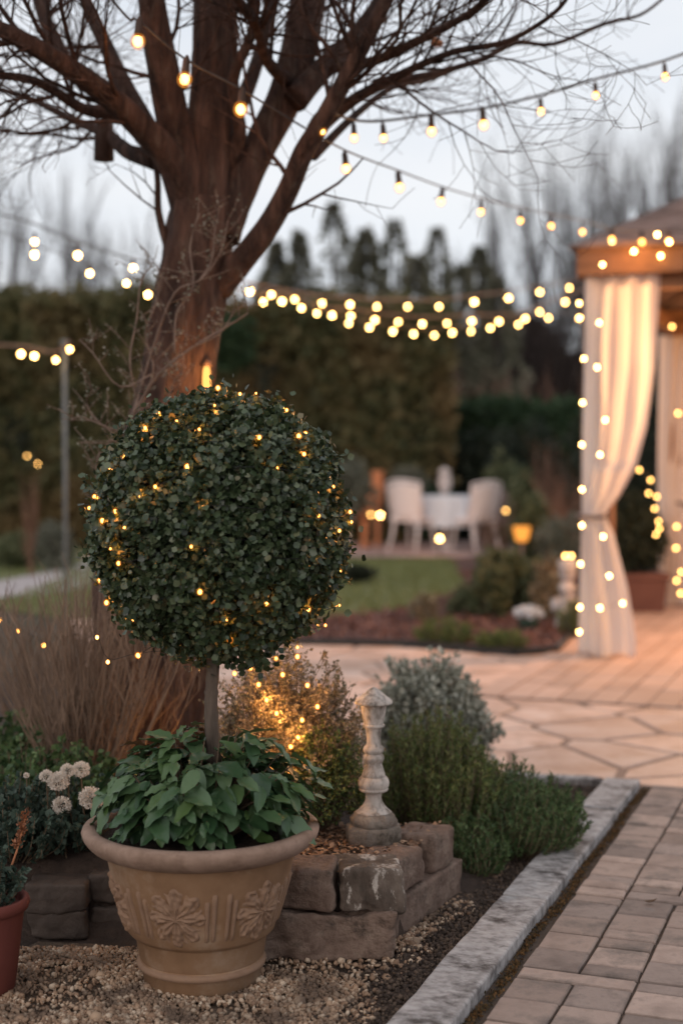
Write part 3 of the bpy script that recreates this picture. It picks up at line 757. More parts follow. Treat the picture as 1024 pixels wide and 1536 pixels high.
m = MB(); m.blob(TC+Vector((0, 0, .02)), (TR*.80, TR*.80, TR*.78), .06, 4, 40, 2); m.build('crown_core', M['core'], top, smooth=True)  # unseen dark solid, stops light passing through the ball

# ---------------------------------------------------------------- lights kit
def sphere_mesh(name, r, mat, seg=10, rings=7, stretch=1.0):
    m = MB(); m.lathe([(max(1e-4, r*math.sin(PI*i/rings)), -r*stretch*math.cos(PI*i/rings)) for i in range(rings+1)], seg)
    me = bpy.data.meshes.new(name); me.from_pydata(m.v, [], m.f); me.materials.append(mat); me.polygons.foreach_set('use_smooth', [True]*len(m.f)); me.update()
    return me
ME_FAIRY = sphere_mesh('fairy_bulb', .0038, M['fairy'], 6, 5, 1.2)
ME_FHALO = sphere_mesh('fairy_halo_shell', .0066, M['fairy_halo'], 8, 6, 1.1)
ME_FAIRY_FAR = sphere_mesh('fairy_bulb_far', .0115, M['bulb_soft'], 6, 5, 1)
ME_BULB = sphere_mesh('festoon_bulb', .0145, M['bulb'], 10, 7, 1.1)
ME_BULB_NEAR = sphere_mesh('festoon_bulb_near', .0125, M['bulb_near'], 10, 7, 1.15)
def socket_mesh(s=1.0):
    m = MB(); m.lathe([(.004*s, .012*s), (.0105*s, .014*s), (.012*s, .022*s), (.0105*s, .03*s), (.010*s, .052*s), (.006*s, .060*s), (.003*s, .066*s)], 10)
    me = bpy.data.meshes.new('socket'); me.from_pydata(m.v, [], m.f); me.materials.append(M['socket']); me.polygons.foreach_set('use_smooth', [True]*len(m.f)); me.update(); return me
ME_SOCK = socket_mesh()
def halo_mesh():
    return sphere_mesh('bulb_halo_shell', .0205, M['halo'], 12, 9, 1.12)
ME_HALO = halo_mesh()
def festoon(label, group, start, bulbs, end, r=.0025, scale=1.0, mat='cable', halo=False, drop=.062, cable=None, near=False, big=0):
    """start/end: world points; bulbs: world points"""
    root = tag(empty('string_lights', bulbs[0]), label, 'string lights', group)
    tops = cable if cable is not None else [b+Vector((0, 0, drop*scale)) for b in bulbs]
    path = [Vector(p) for p in start]+tops+[Vector(p) for p in end]
    m = MB(); m.tube(smooth_path(path, 4), r, 6); m.build('cable', M[mat], root, smooth=True)
    for bi, b in enumerate(bulbs):
        so_ = link_mesh('socket', ME_SOCK, root, Vector(b)-Vector(root.location)); so_.scale = (scale*(1.12 if bi < big else random.uniform(.78, 1.1)),)*3
        so_.rotation_euler = (random.uniform(-.12, .12), random.uniform(-.12, .12), 0)
        link_mesh('bulb', ME_BULB_NEAR if near else ME_BULB, so_)
        if halo: link_mesh('bulb_halo_shell', ME_HALO, so_)
    return root
def pxs(lst, Y0, Y1):
    n = len(lst); return [at(x, y, Y0+(Y1-Y0)*i/max(1, n-1)) for i, (x, y) in enumerate(lst)]

GF = 'festoon strings of warm bulbs across the garden'
A = [(207, 62), (277, 119), (361, 164), (440, 211), (519, 253), (599, 281), (661, 302), (721, 318), (780, 331), (826, 339), (873, 348), (917, 359), (962, 363), (1002, 362)]
YA = [4.28, 4.34, 4.42, 4.6, 5.0, 5.5, 6.0, 6.5, 7.0, 7.4, 7.8, 8.15, 8.4, 8.5]
Aw = [at(x, y, yy) for (x, y), yy in zip(A, YA)]
CA = [b+Vector((0, 0, .062)) for b in Aw]; del Aw[3]
festA = festoon('string lights running from the tree trunk down to the gazebo roof corner', GF, [at(120, -60, 4.2), at(190, 25, 4.3)], Aw, [at(1060, 350, 8.5)], .0036, 1.0, near=True, halo=True, big=3, cable=CA)
for p_ in Aw[:4]: point('bulb_light', p_+Vector((0, .02, -.03)), .45, .02, (1, .42, .12), festA)
B = [(483, 196), (531, 207), (575, 207), (647, 197), (725, 187), (811, 167), (893, 143), (997, 115), (1090, 80)]
Bw = [at(x, y, yy) for (x, y), yy in zip(B, [4.6, 5.0, 5.2, 5.35, 5.45, 5.5, 5.5, 5.5, 5.5])]
festoon('string lights rising to the upper right against the open sky', GF, [at(462, 190, 4.75)], Bw, [at(1180, 40, 5.2)], .0050, 1.0, 'cable', near=True, halo=True)
C1 = [(343, 429), (375, 437), (407, 442), (442, 449), (483, 455), (525, 457), (565, 460), (611, 460), (658, 460), (711, 453), (762, 447), (809, 438), (853, 432)]
C2 = [(395, 453), (423, 452), (452, 462), (475, 470), (498, 473), (526, 474), (562, 480), (597, 483), (633, 486), (670, 485), (707, 482), (748, 482), (787, 478), (809, 468), (847, 453)]
C3 = [(523, 485), (554, 491), (589, 497), (620, 501), (651, 503), (678, 499), (706, 497), (735, 492), (777, 487), (822, 477), (868, 477)]
festoon('topmost of the far string lights hung before the hedge', GF, [at(300, 405, 10.5)], pxs(C1, 11, 14), [at(900, 415, 14)], .008, 1.0, 'cable_pale')
festoon('middle one of the far string lights hung before the hedge', GF, [at(345, 430, 11.0)], pxs(C2, 11.5, 14), [at(900, 425, 14)], .008, 1.0, 'cable_pale')
festoon('lowest of the far string lights, sagging between hedge and gazebo', GF, [at(480, 465, 12.2)], pxs(C3, 12.5, 14), [at(910, 445, 14)], .003, .95, 'cable_pale')
festoon('left string lights sloping down behind the trunk, upper row of bulbs', GF, [at(-60, 300, 7.5)], pxs([(-20, 345), (52, 363), (117, 383), (200, 402), (242, 463)], 7.8, 8.8), [at(300, 470, 9)], .005, 1.0, 'cable',
        cable=[at(-10, 318, 7.8), at(50, 335, 8), at(117, 362, 8.2), at(200, 390, 8.5), at(245, 404, 8.7)])
festoon('left string lights sloping down behind the trunk, lower row of bulbs', GF, [at(-60, 340, 7.5)], pxs([(-10, 360), (52, 382), (135, 410), (190, 425), (222, 442), (267, 477)], 7.8, 9), [at(300, 480, 9.1)], .003, .9, 'cable')
festoon('short string lights tied to the top of the grey garden pole', GF, [at(-80, 528, 11)], pxs([(-20, 530), (32, 531), (52, 534), (84, 540)], 11, 11.1)+[at(105, 524, 11.1)], [at(100, 515, 11.1)], .008, 1.0, 'cable_pale')

# grey pole
m = MB(); p = at(97, 522, 11.15); root = tag(empty('garden_pole', (p.x, p.y, 0)), 'thin upright grey pole in front of the left hedge', 'pole')
m.tube([(p.x, p.y, -.1), (p.x, p.y, 1), (p.x, p.y, p.z+.03)], .016, 10); m.build('shaft', M['metal'], root, smooth=True)
m = MB(); m.lathe([(.03, 0), (.034, .01), (.03, .03), (.012, .045)], 12, (p.x, p.y, p.z+.02)); m.build('cap', M['metal'], root, smooth=True)

# fairy lights on topiary
FT = [(239, 619), (218, 642), (265, 632), (299, 644), (327, 582), (336, 590), (360, 591), (384, 590), (424, 611), (322, 608), (389, 656), (448, 654), (458, 651), (456, 681), (186, 684), (281, 700), (416, 702), (166, 705), (142, 745), (134, 762), (210, 745), (233, 730), (306, 758), (478, 774), (500, 730), (154, 781), (173, 767), (148, 790), (166, 823), (287, 820), (178, 845), (150, 871), (300, 888), (160, 904), (200, 930), (400, 906), (462, 914), (488, 938), (509, 908), (505, 880), (509, 858), (509, 796), (525, 768), (527, 783), (520, 815), (414, 988), (380, 965), (446, 971), (289, 978), (207, 983), (345, 960), (430, 575+40), (187, 792), (340, 930), (480, 840)]
root = tag(empty('fairy_lights', (TC.x, TC.y-TR, TC.z)), 'tiny warm fairy lights wound round the clipped ball tree', 'fairy lights', 'fairy light strings')
fpts = []
for x, y in FT:
    # ray - ellipsoid intersect (front side), pushed just out of the leaves
    o_ = Vector((0, 0, H)); d = (at(x, y, 1)-o_); q = o_-TC
    RR = TR*1.035
    a = d.dot(d); b = 2*d.dot(q); c = q.dot(q)-RR*RR; disc = b*b-4*a*c
    if disc > 0: p = o_+d*((-b-math.sqrt(disc))/(2*a))
    else: p = at(x, y, TC.y-.02)
    fpts.append(p)
    o = link_mesh('bulb', ME_FAIRY, root, p-Vector(root.location)); q_ = random.choice((.55, .7, .8, .95, 1.15)); o.scale = (q_,)*3
    link_mesh('bulb_halo_shell', ME_FHALO, o)
for i, p in enumerate(fpts):
    point('fairy_glow', p+(TC-p)*.02, .045, .004, (1, .34, .06), root)
order = sorted(fpts, key=lambda p: (round((p.z)/.09), p.x))
m = MB(); wp = []
for i, p in enumerate(order):
    wp.append(p)
    if i < len(order)-1:
        mid = (p+order[i+1])/2-TC; wp.append(TC+mid.normalized()*TR*.985)
m.tube(smooth_path(wp, 3), .0009, 4); m.build('wire', M['black'], root)

# ================================================================== BIG TREE
TY = 4.85
tree = tag(empty('bare_tree', gr(240, 1228)), 'large bare reddish brown tree with spreading limbs behind the clipped ball tree', 'tree')
def limb_pts(lst, Y0=TY, dY=0):
    n = len(lst); pts = []; rad = []
    for i, q in enumerate(lst):
        Y = Y0+dY*i/(n-1); pts.append(at(q[0], q[1], Y)); rad.append(S(q[2], Y))
    return pts, rad
def rough_tube(mb, pts, rad, n=18, sub=6, amp=.06):
    P_ = smooth_path(pts, sub); R_2 = []
    for i in range(len(pts)-1):
        for j in range(sub): R_2.append(rad[i]+(rad[i+1]-rad[i])*j/sub)
    R_2.append(rad[-1]); b = len(mb.v); mb.tube(P_, R_2, n)
    for i in range(len(P_)):
        c = P_[i]
        for k in range(n):
            v = Vector(mb.v[b+i*n+k]); d = v-c; rg = abs(mnoise.noise(Vector((math.atan2(d.y, d.x)*3.2+3*mnoise.noise(v*2.5), v.z*2.2, 5))))
            q = 1+amp*mnoise.noise(Vector((d.x*14, d.y*14, v.z*3)))*2+amp*.9*math.sin(k*2*PI/n*4+v.z*2.5+1.5*mnoise.noise(v*4))-amp*1.6*(.25-min(.25, rg))*2
            mb.v[b+i*n+k] = tuple(c+d*q)
    return P_, R_2
rt = random.Random(21)
def twiglet(mb, p, d, L_, r, depth, upb=.12):
    n_ = max(3, int(L_/.06)); pts = [p]; d = d.normalized(); q = p.copy(); kids = []
    for i in range(n_):
        d = (d+Vector((rt.uniform(-.24, .24), rt.uniform(-.24, .24), rt.uniform(-.2, .24)+upb))).normalized()
        q = q+d*(L_/n_); pts.append(q.copy()); kids.append((q.copy(), d.copy(), i/n_))
    rad = [max(.0010, r*(1-.75*i/n_)) for i in range(n_+1)]
    mb.tube(pts, rad, 5 if r > .005 else 3, cap=False)
    if depth > 0:
        for (q, dd, t_) in kids:
            if rt.random() < (.85 if depth > 1 else .75):
                a = rt.uniform(.5, 1.1)*rt.choice((-1, 1)); ax = Vector((rt.uniform(-.4, .4), 1, rt.uniform(-.4, .4))).normalized()
                nd = Matrix.Rotation(a, 3, ax) @ dd
                nd.y += rt.uniform(-.35, .35)
                twiglet(mb, q, nd, L_*rt.uniform(.4, .65), r*.48*(1-.4*t_), depth-1, upb)
trunk_l = [(208, 1240, 125), (222, 1120, 98), (232, 950, 88), (240, 800, 80), (246, 690, 68), (258, 600, 60), (272, 520, 57), (285, 440, 58), (299, 360, 55), (306, 300, 48)]
m = MB(); p_, r_ = limb_pts(trunk_l); rough_tube(m, p_, r_, 90, 16, .085)
p_, r_ = limb_pts([(306, 320, 44), (313, 230, 38), (320, 120, 34), (323, 20, 33), (322, -80, 30), (330, -220, 21), (318, -380, 12), (325, -520, 3)]); rough_tube(m, p_, r_, 28, 7, .05)
m.build('trunk', M['bark'], tree, smooth=True)
LIMBS = [
 ([(300, 335, 42), (280, 262, 30), (262, 190, 26), (246, 110, 24), (232, 30, 21), (222, -60, 18)], -.3, 6, .0),
 ([(300, 330, 40), (262, 245, 27), (215, 192, 21), (170, 150, 18), (120, 112, 17), (70, 80, 15), (10, 48, 13), (-60, 20, 10)], -.5, 12, -.0),
 ([(230, 212, 20), (192, 140, 14), (160, 70, 11), (128, 0, 9), (110, -60, 7)], .3, 8, 0),
 ([(190, 168, 15), (130, 165, 9), (80, 135, 8), (40, 118, 7), (-30, 110, 5)], -.3, 8, 0),
 ([(236, 240, 17), (190, 226, 11), (160, 200, 9), (110, 180, 6), (50, 150, 5), (-20, 128, 4)], .4, 9, 0),
 ([(105, 105, 12), (82, 60, 12), (62, 10, 10), (50, -50, 9)], .2, 6, 0),
 ([(322, 350, 42), (352, 290, 32), (392, 215, 27), (428, 145, 28), (450, 70, 28), (462, 0, 27), (470, -70, 24)], .2, 8, 0),
 ([(326, 428, 26), (362, 392, 19), (402, 340, 17), (432, 285, 16), (455, 230, 16), (482, 185, 14), (512, 130, 13), (548, 60, 12), (585, -10, 10)], -.3, 9, 0),
 ([(442, 150, 22), (480, 108, 18), (520, 70, 15), (560, 20, 13), (590, -40, 11)], .35, 8, 0),
 ([(478, 192, 12), (530, 150, 9), (600, 112, 7), (680, 78, 5.5), (760, 62, 4.5), (830, 20, 3.6), (860, -20, 3)], -.35, 12, .04),
 ([(500, 100, 11), (560, 92, 8), (630, 60, 7), (700, 22, 5.5), (750, -20, 4.5)], -.5, 9, 0),
 ([(560, 125, 7), (640, 112, 5), (720, 90, 4.5), (772, 64, 4), (830, 66, 3.2), (905, 36, 3), (960, 22, 2.3), (1000, -8, 2)], .3, 5, .0),
 ([(470, 235, 8), (530, 175, 6), (590, 130, 5), (640, 120, 4), (700, 96, 3)], .5, 8, 0),
 ([(330, 200, 16), (368, 140, 12), (392, 70, 10), (405, 0, 9), (410, -60, 8)], .6, 8, 0),
 ([(340, 260, 12), (360, 200, 10), (350, 120, 9), (380, 40, 8), (372, -40, 7)], -.3, 7, 0),
 ([(252, 372, 7), (238, 318, 5.5), (236, 262, 5), (222, 200, 4), (180, 150, 3)], -.1, 4, 0),
 ([(430, 120, 12), (400, 90, 9), (385, 40, 8), (350, -10, 7)], -.4, 6, 0),
]
for li, (lst, dY, nb, upb) in enumerate(LIMBS):
    if lst[-1][1] <= -35 and lst[-1][2] > 4:
        (xa, ya, ra), (xb, yb, rb_) = lst[-2], lst[-1]; k_ = 150/max(1, math.hypot(xb-xa, yb-ya)); ex = (xb-xa)*k_; ey = (yb-ya)*k_
        lst = lst+[(xb+ex, yb+ey, rb_*.62), (xb+ex*1.7, yb+ey*2.1, rb_*.34), (xb+ex*2.2, yb+ey*3.3, rb_*.1)]
    m = MB(); p_, r_ = limb_pts(lst, TY, dY*1.3); P2, R2 = rough_tube(m, p_, r_, 16 if r_[0] > .03 else 8, 5, .05)
    for k in range(int(nb*1.35)):
        i = rt.randrange(int(len(P2)*.28), len(P2)-1); dd = (P2[i+1]-P2[i]).normalized()
        a = rt.uniform(.45, 1.15)*rt.choice((-1, 1)); nd = Matrix.Rotation(a, 3, 'Y') @ dd; nd.y += rt.uniform(-.6, .6)
        if P2[i].z < 2.25: nd.z = abs(nd.z)*.8+.1
        L_ = rt.uniform(.35, .75)
        if li in (9, 10, 11, 12): L_ *= .7
        if li == 15: L_ *= .4
        twiglet(m, P2[i], nd, L_, max(.0028, min(.009, R2[i]*.36)), 2, .03+upb)
    if li == 4:   # cut stub hanging under the left limb
        q = at(156, 200, TY+.2); m.tube([tuple(q+Vector((0, 0, .03))), tuple(q), tuple(q-Vector((.0, 0, .095)))], [.03, .034, .036], 8)
    m.build('branch', M['bark'], tree, smooth=True)
q = at(655, 64, TY-.1); m = MB(); m.blob(q, (.017, .01, .014), .5, 2, 10, 3); m.tube([tuple(q), tuple(q+Vector((.0, 0, .03)))], .0015, 4)
tag(m.build('dried_leaf', M['terra'], tree, smooth=True), 'curled orange brown dried leaf on a thin twig')

# lichened climbing twigs on the trunk
cl_ = tag(empty('climbing_twigs', at(215, 700, TY-.35)), 'thin lichen covered twigs climbing the front of the tree trunk', 'climber')
m = MB(); lf = []
tws = [([(190, 690), (215, 600), (240, 560), (290, 520), (340, 490), (372, 470)], .006),
       ([(175, 700), (200, 620), (230, 520), (262, 440), (300, 420), (330, 380), (342, 330)], .005),
       ([(240, 640), (200, 655), (160, 640), (120, 625), (108, 632)], .004), ([(230, 560), (180, 580), (140, 530), (120, 510)], .0035),
       ([(205, 600), (195, 540), (205, 480), (212, 420), (228, 400)], .004), ([(200, 620), (230, 560), (218, 500), (236, 450), (240, 410)], .004),
       ([(262, 530), (265, 470), (290, 430), (285, 370), (300, 320)], .004), ([(300, 420), (318, 390), (322, 350), (330, 310)], .0035),
       ([(185, 700), (150, 680), (145, 730), (150, 790)], .004), ([(195, 680), (165, 660), (155, 700), (140, 740), (138, 800)], .0035), ([(210, 640), (250, 600), (262, 570), (275, 556)], .003),
       ([(170, 650), (140, 625), (130, 600), (140, 585)], .003), ([(290, 520), (330, 500), (350, 470), (368, 455)], .003)]
for lst, r in tws:
    pts = smooth_path([at(x, y, TY-.33-.06*math.sin(x*.05)) for x, y in lst], 4)
    m.tube(pts, [r*(1-.6*i/len(pts)) for i in range(len(pts))], 5)
    for p in pts[2:]:
        if rt.random() < .8:
            d = Vector((rt.uniform(-1, 1), rt.uniform(-.5, .3), rt.uniform(-.2, 1.2))).normalized(); L_ = rt.uniform(.03, .12)
            e_ = p+d*L_+Vector((0, 0, .015)); m.tube([tuple(p), tuple((p+e_)/2+Vector((.006, 0, 0))), tuple(e_)], [.002, .0015, .001], 3)
            for k in range(7): lf.append(tuple(p.lerp(e_, rt.uniform(.2, 1))+Vector((rt.gauss(0, .006), rt.gauss(0, .006), rt.gauss(0, .006)))))
m.build('stems', surf('pale_twig', [(.14, .09, .07), (.24, .17, .13)], scale=20, bump=0), cl_, smooth=True)
P = np.array(lf); n = len(P)
bulk('leaves', LEAF_V, LEAF_F, P, rand_R(n), RNG.uniform(.007, .014, n), M['lichen'], cl_)

# lamp on the right of the trunk
q = at(310, 568, 4.75)
lamp = tag(empty('tree_lamp', q), 'glowing narrow lamp fixed to the right of the trunk above the ball tree', 'lamp')
m = MB(); m.lathe([(.010, -.07), (.014, -.05), (.014, .0), (.012, .03), (.007, .045)], 14, q); m.build('glowing_shade', M['flame'], lamp, smooth=True)
m = MB(); m.lathe([(.022, -.085), (.024, -.07), (.015, -.069)], 14, q); m.tube([tuple(q+Vector((-.0, 0, -.08))), tuple(q+Vector((-.05, .02, -.10))), tuple(q+Vector((-.08, .08, -.10)))], .005, 6); m.build('holder', M['socket'], lamp, smooth=True)
point('lamp_light', q+Vector((.03, -.06, .02)), 1.6, .03, (1, .5, .18), lamp)
m = MB(); m.lathe([(.019, .04), (.016, .052), (.006, .068)], 14, q); m.build('cap', M['socket'], lamp, smooth=True)

# ================================================================== SHRUBS (near)
def sprig_bush(name, label, cat, base, radx, rady, h, nsp, mat, need=.014, per=36, spread=.5, zc0=0, nlen=1.0, group=None, wide=1, stemmat='stem', hvar=.35, tpl=(NEED_V, NEED_F)):
    root = tag(empty(name, base), label, cat, group); m = MB(); P_ = []; D_ = []
    for k in range(nsp):
        a = rt.uniform(0, 2*PI); q = math.sqrt(rt.random())
        bx_, by_ = math.cos(a)*q, math.sin(a)*q
        hh = h*(1-.45*q*q)*(1-hvar*rt.random())*(1+.15*mnoise.noise(Vector((bx_*2, by_*2, base[0]))))
        p0 = Vector((base[0]+bx_*radx*.55, base[1]+by_*rady*.55, base[2]))
        p2 = Vector((base[0]+bx_*radx*(.75+spread*.5), base[1]+by_*rady*(.75+spread*.5), base[2]+hh))
        p1 = (p0+p2)/2+Vector((bx_*radx*.18*spread, by_*rady*.18*spread, -hh*.08))
        pts = [p0, p1, p2+Vector((rt.gauss(0, .012), rt.gauss(0, .012), 0))]
        sm = smooth_path(pts, 4); m.tube(sm, [.0022*(1-.6*i/len(sm)) for i in range(len(sm))], 3, cap=False)
        for j in range(per):
            t_ = .25+.75*rt.random()**.8; i = min(len(sm)-2, int(t_*(len(sm)-1))); f_ = t_*(len(sm)-1)-i
            pp = sm[i].lerp(sm[i+1], f_); ax = (sm[i+1]-sm[i]).normalized()
            rd = Vector((rt.gauss(0, 1), rt.gauss(0, 1), rt.gauss(0, 1))); rd = (rd-ax*rd.dot(ax)).normalized()
            P_.append(pp[:]); D_.append((ax*.75+rd*.8)[:])
    m.build('stems', M[stemmat], root)
    P_ = np.array(P_); D_ = np.array(D_); n = len(P_)
    bulk('foliage', tpl[0], tpl[1], P_, frames(D_, rdir(n)), RNG.uniform(.7, 1.25, n)[:, None]*need*np.array([[wide, 1, 1]]), M[mat], root)
    return root
b1 = Vector((at(650, 1200, 4.35).x, 4.35, .04))
sprig_bush('evergreen_bush', 'tall bushy dark green needle bush right behind the stone baluster', 'bush', b1, .22, .22, .44, 520, 'rose_warm', .017, 52, .45, wide=1.8)
b2 = Vector((at(775, 1260, 4.35).x, 4.38, .0))
sprig_bush('evergreen_bush', 'lower spiky dark green needle bush next to the kerb', 'bush', b2, .19, .2, .30, 400, 'rose', .017, 52, .75, wide=1.8)
b2b = Vector((at(700, 1280, 4.1).x, 4.12, .0))
sprig_bush('evergreen_bush', 'small dark needle bush between the end stone block and the kerb', 'bush', b2b, .13, .10, .20, 180, 'rose', .016, 44, .4, wide=1.8)
b3 = Vector((at(642, 1080, 5.2).x, 5.2, .03))
def leaf_shrub(name, label, cat, c, r, n, mat, size, lump=.15, freq=5, seed=1, core=.7, stem=True, flat=0, group=None, airy=0, cmat='core', up=.3, shell=.45):
    root = tag(empty(name, (c[0], c[1], max(0, c[2]-r[2]))), label, cat, group)
    D = rdir(n); lm = fbm(D, freq, seed)*lump; q = (1-shell*RNG.random(n)**1.3)
    P_ = D*np.array(r)*((1+lm)*q)[:, None]+np.array(c)[None]
    P_[:, 2] = np.maximum(P_[:, 2], .01)
    dl = unit(D*.8+rdir(n)*.9+np.array([0, 0, up])); nl = unit(D+rdir(n)*.8)
    bulk('foliage', LEAF_V if size < .03 else CARD_V, LEAF_F if size < .03 else CARD_F, P_, frames(dl, nl), RNG.uniform(.7, 1.3, n)*size, M[mat], root)
    m = MB(); 
    if core: m.blob(c, tuple(x*core for x in r), .1, 3, 18, seed)  # dark filler blob, kept in the same mesh as the stems
    if stem:
        for k in range(9):
            a = 2*PI*k/9; m.tube([(c[0]+.1*r[0]*math.cos(a), c[1]+.1*r[1]*math.sin(a), max(0, c[2]-r[2])-.02), (c[0]+.55*r[0]*math.cos(a), c[1]+.55*r[1]*math.sin(a), c[2]+.3*r[2])], .012*r[0]+.001, 4)
    if m.v: m.build('stems', M[cmat], root)
    return root
# silver bush: sprays of small leaves
def spray_shrub(name, label, cat, base, R_, h, nst, mat, size, leafn, stemmat='stem', bias=(0, 0), tpl=(LEAF_V, LEAF_F), rad=.002, lsp=.008, sub=5):
    root = tag(empty(name, base), label, cat); m = MB(); P_ = []; D_ = []
    for k in range(nst):
        a = rt.uniform(0, 2*PI); e_ = math.acos(1-rt.random()*.95); q = (.6+.4*rt.random()**.6)*(1+.13*mnoise.noise(Vector((math.cos(a)*2, math.sin(a)*2, e_*2+base[0]*9))))
        d = Vector((math.sin(e_)*math.cos(a)*R_[0], math.sin(e_)*math.sin(a)*R_[1], max(0, math.cos(e_))**.7*h))
        p0 = Vector(base)+Vector((d.x*.1, d.y*.1, 0)); p2 = Vector(base)+d*q+Vector((bias[0], bias[1], 0))*math.cos(e_)
        p1 = (p0+p2)/2+Vector((rt.gauss(0, .02), rt.gauss(0, .02), .03)); sm = smooth_path([p0, p1, p2], 4)
        m.tube(sm, [rad*(1-.6*i/len(sm)) for i in range(len(sm))], 3, cap=False)
        for s2 in range(sub):
            t_ = rt.uniform(.45, 1); i = min(len(sm)-2, int(t_*(len(sm)-1))); pp = sm[i].lerp(sm[i+1], t_*(len(sm)-1)-i)
            dd = ((sm[-1]-sm[0]).normalized()+Vector((rt.gauss(0, .6), rt.gauss(0, .6), rt.gauss(0, .5)+.2))).normalized(); L_ = rt.uniform(.03, .075)
            m.tube([pp, pp+dd*L_], [rad*.5, rad*.25], 3, cap=False)
            for j in range(leafn):
                P_.append((pp+dd*L_*rt.random()**.7+Vector((rt.gauss(0, lsp*.5), rt.gauss(0, lsp*.5), rt.gauss(0, lsp*.5))))[:]); D_.append((dd+Vector((rt.gauss(0, .8), rt.gauss(0, .8), rt.gauss(0, .8))))[:])
    m.build('stems', M[stemmat], root)
    P_ = np.array(P_); D_ = np.array(D_); n = len(P_)
    bulk('foliage', tpl[0], tpl[1], P_, frames(D_, rdir(n)), RNG.uniform(.7, 1.3, n)*size, M[mat], root)
    return root
spray_shrub('silver_bush', 'rounded silvery grey leaved bush at the edge of the flagstones', 'bush', (b3.x, b3.y, .02), (.25, .21), .50, 420, 'silver', .02, 13)
# airy fairy-lit bush right of the topiary stem
b4 = Vector((at(430, 1200, 4.0).x, 4.0, .19))
spray_shrub('airy_bush', 'airy twiggy bush with tiny leaves and fairy lights beside the topiary stem', 'bush', b4, (.24, .2), .52, 480, 'airy', .0105, 14, 'stem', rad=.0016)
b5 = Vector((at(480, 1230, 3.92).x, 3.93, .19))
spray_shrub('small_leaved_bush', 'low green small leaved bush between the big pot and the baluster', 'bush', b5, (.13, .11), .28, 240, 'rose_warm', .011, 12, 'stem', rad=.0014)
FB = [(376, 1002), (424, 1012), (461, 1028), (388, 1027), (415, 1070), (453, 1080), (447, 1106), (427, 1135), (446, 985), (381, 968), (400, 1050), (436, 1120), (430, 1150), (352, 1010), (476, 1060)]
root = tag(empty('fairy_lights', at(415, 1070, 3.85)), 'warm fairy lights draped through the airy bush behind the leafy plant', 'fairy lights', 'fairy light strings')
fp = []
for i, (x, y) in enumerate(FB):
    p = at(x, y, 3.80+.05*math.sin(i*2.1)); fp.append(p)
    o = link_mesh('bulb', ME_FAIRY, root, p-Vector(root.location)); o.scale = (1.25,)*3; link_mesh('bulb_halo_shell', ME_FHALO, o)
for p in fp[::2]: point('fairy_glow', p+Vector((0, .03, -.01)), .34, .006, (1, .46, .12), root)
m = MB(); m.tube(smooth_path(sorted(fp, key=lambda p: p.z), 3), .0007, 4); m.build('wire', M['black'], root)
# low garden spotlights; two unseen ones are added to light bush and mulch
def ground_light(px, py, Y, watts, label, z=None):
    p = at(px, py, Y); zb = bed_h(p.x, p.y)+.0 if z is None else z
    r = tag(empty('ground_light', (p.x, p.y, zb)), label, 'garden light', 'small garden spotlights')
    m = MB(); m.tube([(p.x, p.y, zb-.05), (p.x, p.y, zb+.06)], .006, 8); m.build('spike', M['black'], r)
    m = MB(); m.lathe([(.01, 0), (.022, .006), (.026, .03), (.024, .035)], 14, (p.x, p.y, zb+.06)); m.build('housing', M['black'], r, smooth=True)
    m = MB(); m.lathe([(.018, 0), (.020, .004), (.012, .008)], 14, (p.x, p.y, zb+.096)); m.build('lens', M['bulb_soft'], r, smooth=True)
    point('glow', (p.x, p.y, zb+.16), watts, .03, (1, .45, .12), r)
ground_light(290, 1160, 4.35, 1.3, 'small spotlight glowing between the topiary stem and the dry shrub')
ground_light(402, 1180, 3.86, 2.2, 'unseen light added low in the airy bush to brighten its leaves')
ground_light(505, 1190, 3.96, 2.2, 'unseen light added behind the low green bush to gild the litter beside the baluster')

# mulch chips on the raised bed
pts_ = []
while len(pts_) < 5200:
    x = random.uniform(-.35, .3); y = random.uniform(3.5, 4.05)
    h_ = bed_h(x, y)
    if h_ > .15: pts_.append((x, y, h_+random.uniform(.0, .012)))
P = np.array(pts_); n = len(P)
tag(bulk('leaf_litter', CARD_V, CARD_F, P, frames(rdir(n)*np.array([1, 1, .35]), rdir(n)*.5+np.array([0, 0, 1.])), RNG.uniform(.008, .02, n), M['mulch']), label='brown leaf litter lit gold on the raised bed behind the wall', cat='leaf litter', kind='stuff')

# dry stem shrubs
def dry_shrub(label, base, wx, h, n, lean=0, mat='drystem', top_var=.35, wy=.25):
    root = tag(empty('dry_shrub', base), label, 'shrub', 'leafless brown shrubs'); m = MB()
    for k in range(n):
        a = rt.gauss(0, .42); b = rt.gauss(0, .4); hh = h*(1-top_var*rt.random()**1.2)
        p = Vector(base)+Vector((rt.gauss(0, .035), rt.gauss(0, .035), 0)); pts = [p.copy()]
        tx = wx*max(-1.3, min(1.3, a*1.6))+lean
        for i in range(1, 9):
            t_ = i/8
            pts.append(p+Vector((tx*(t_**.75)+rt.gauss(0, .004), wy*b*1.3*t_+rt.gauss(0, .004), hh*(t_ if abs(a) < 1 else t_*.8))))
        r0 = rt.uniform(.0018, .0036)
        m.tube(pts, [r0*(1-.7*i/8) for i in range(9)], 4, cap=False)
        for s2 in range(rt.randint(2, 5)):
            i = rt.randint(3, 7); d = Vector((rt.gauss(0, .35), rt.gauss(0, .35), 1)).normalized(); L_ = rt.uniform(.06, .16)
            e_ = pts[i]+d*L_; m.tube([pts[i], (pts[i]+e_)/2+Vector((rt.gauss(0, .005), 0, 0)), e_], [.0013, .001, .0007], 3, cap=False)
    m.build('stems', M[mat], root); return root
d1 = Vector((at(128, 1150, 4.35).x, 4.35, .16))
dry_shrub('fan of thin leafless brown stems left of the leafy pot plant', d1, .26, .72, 190)
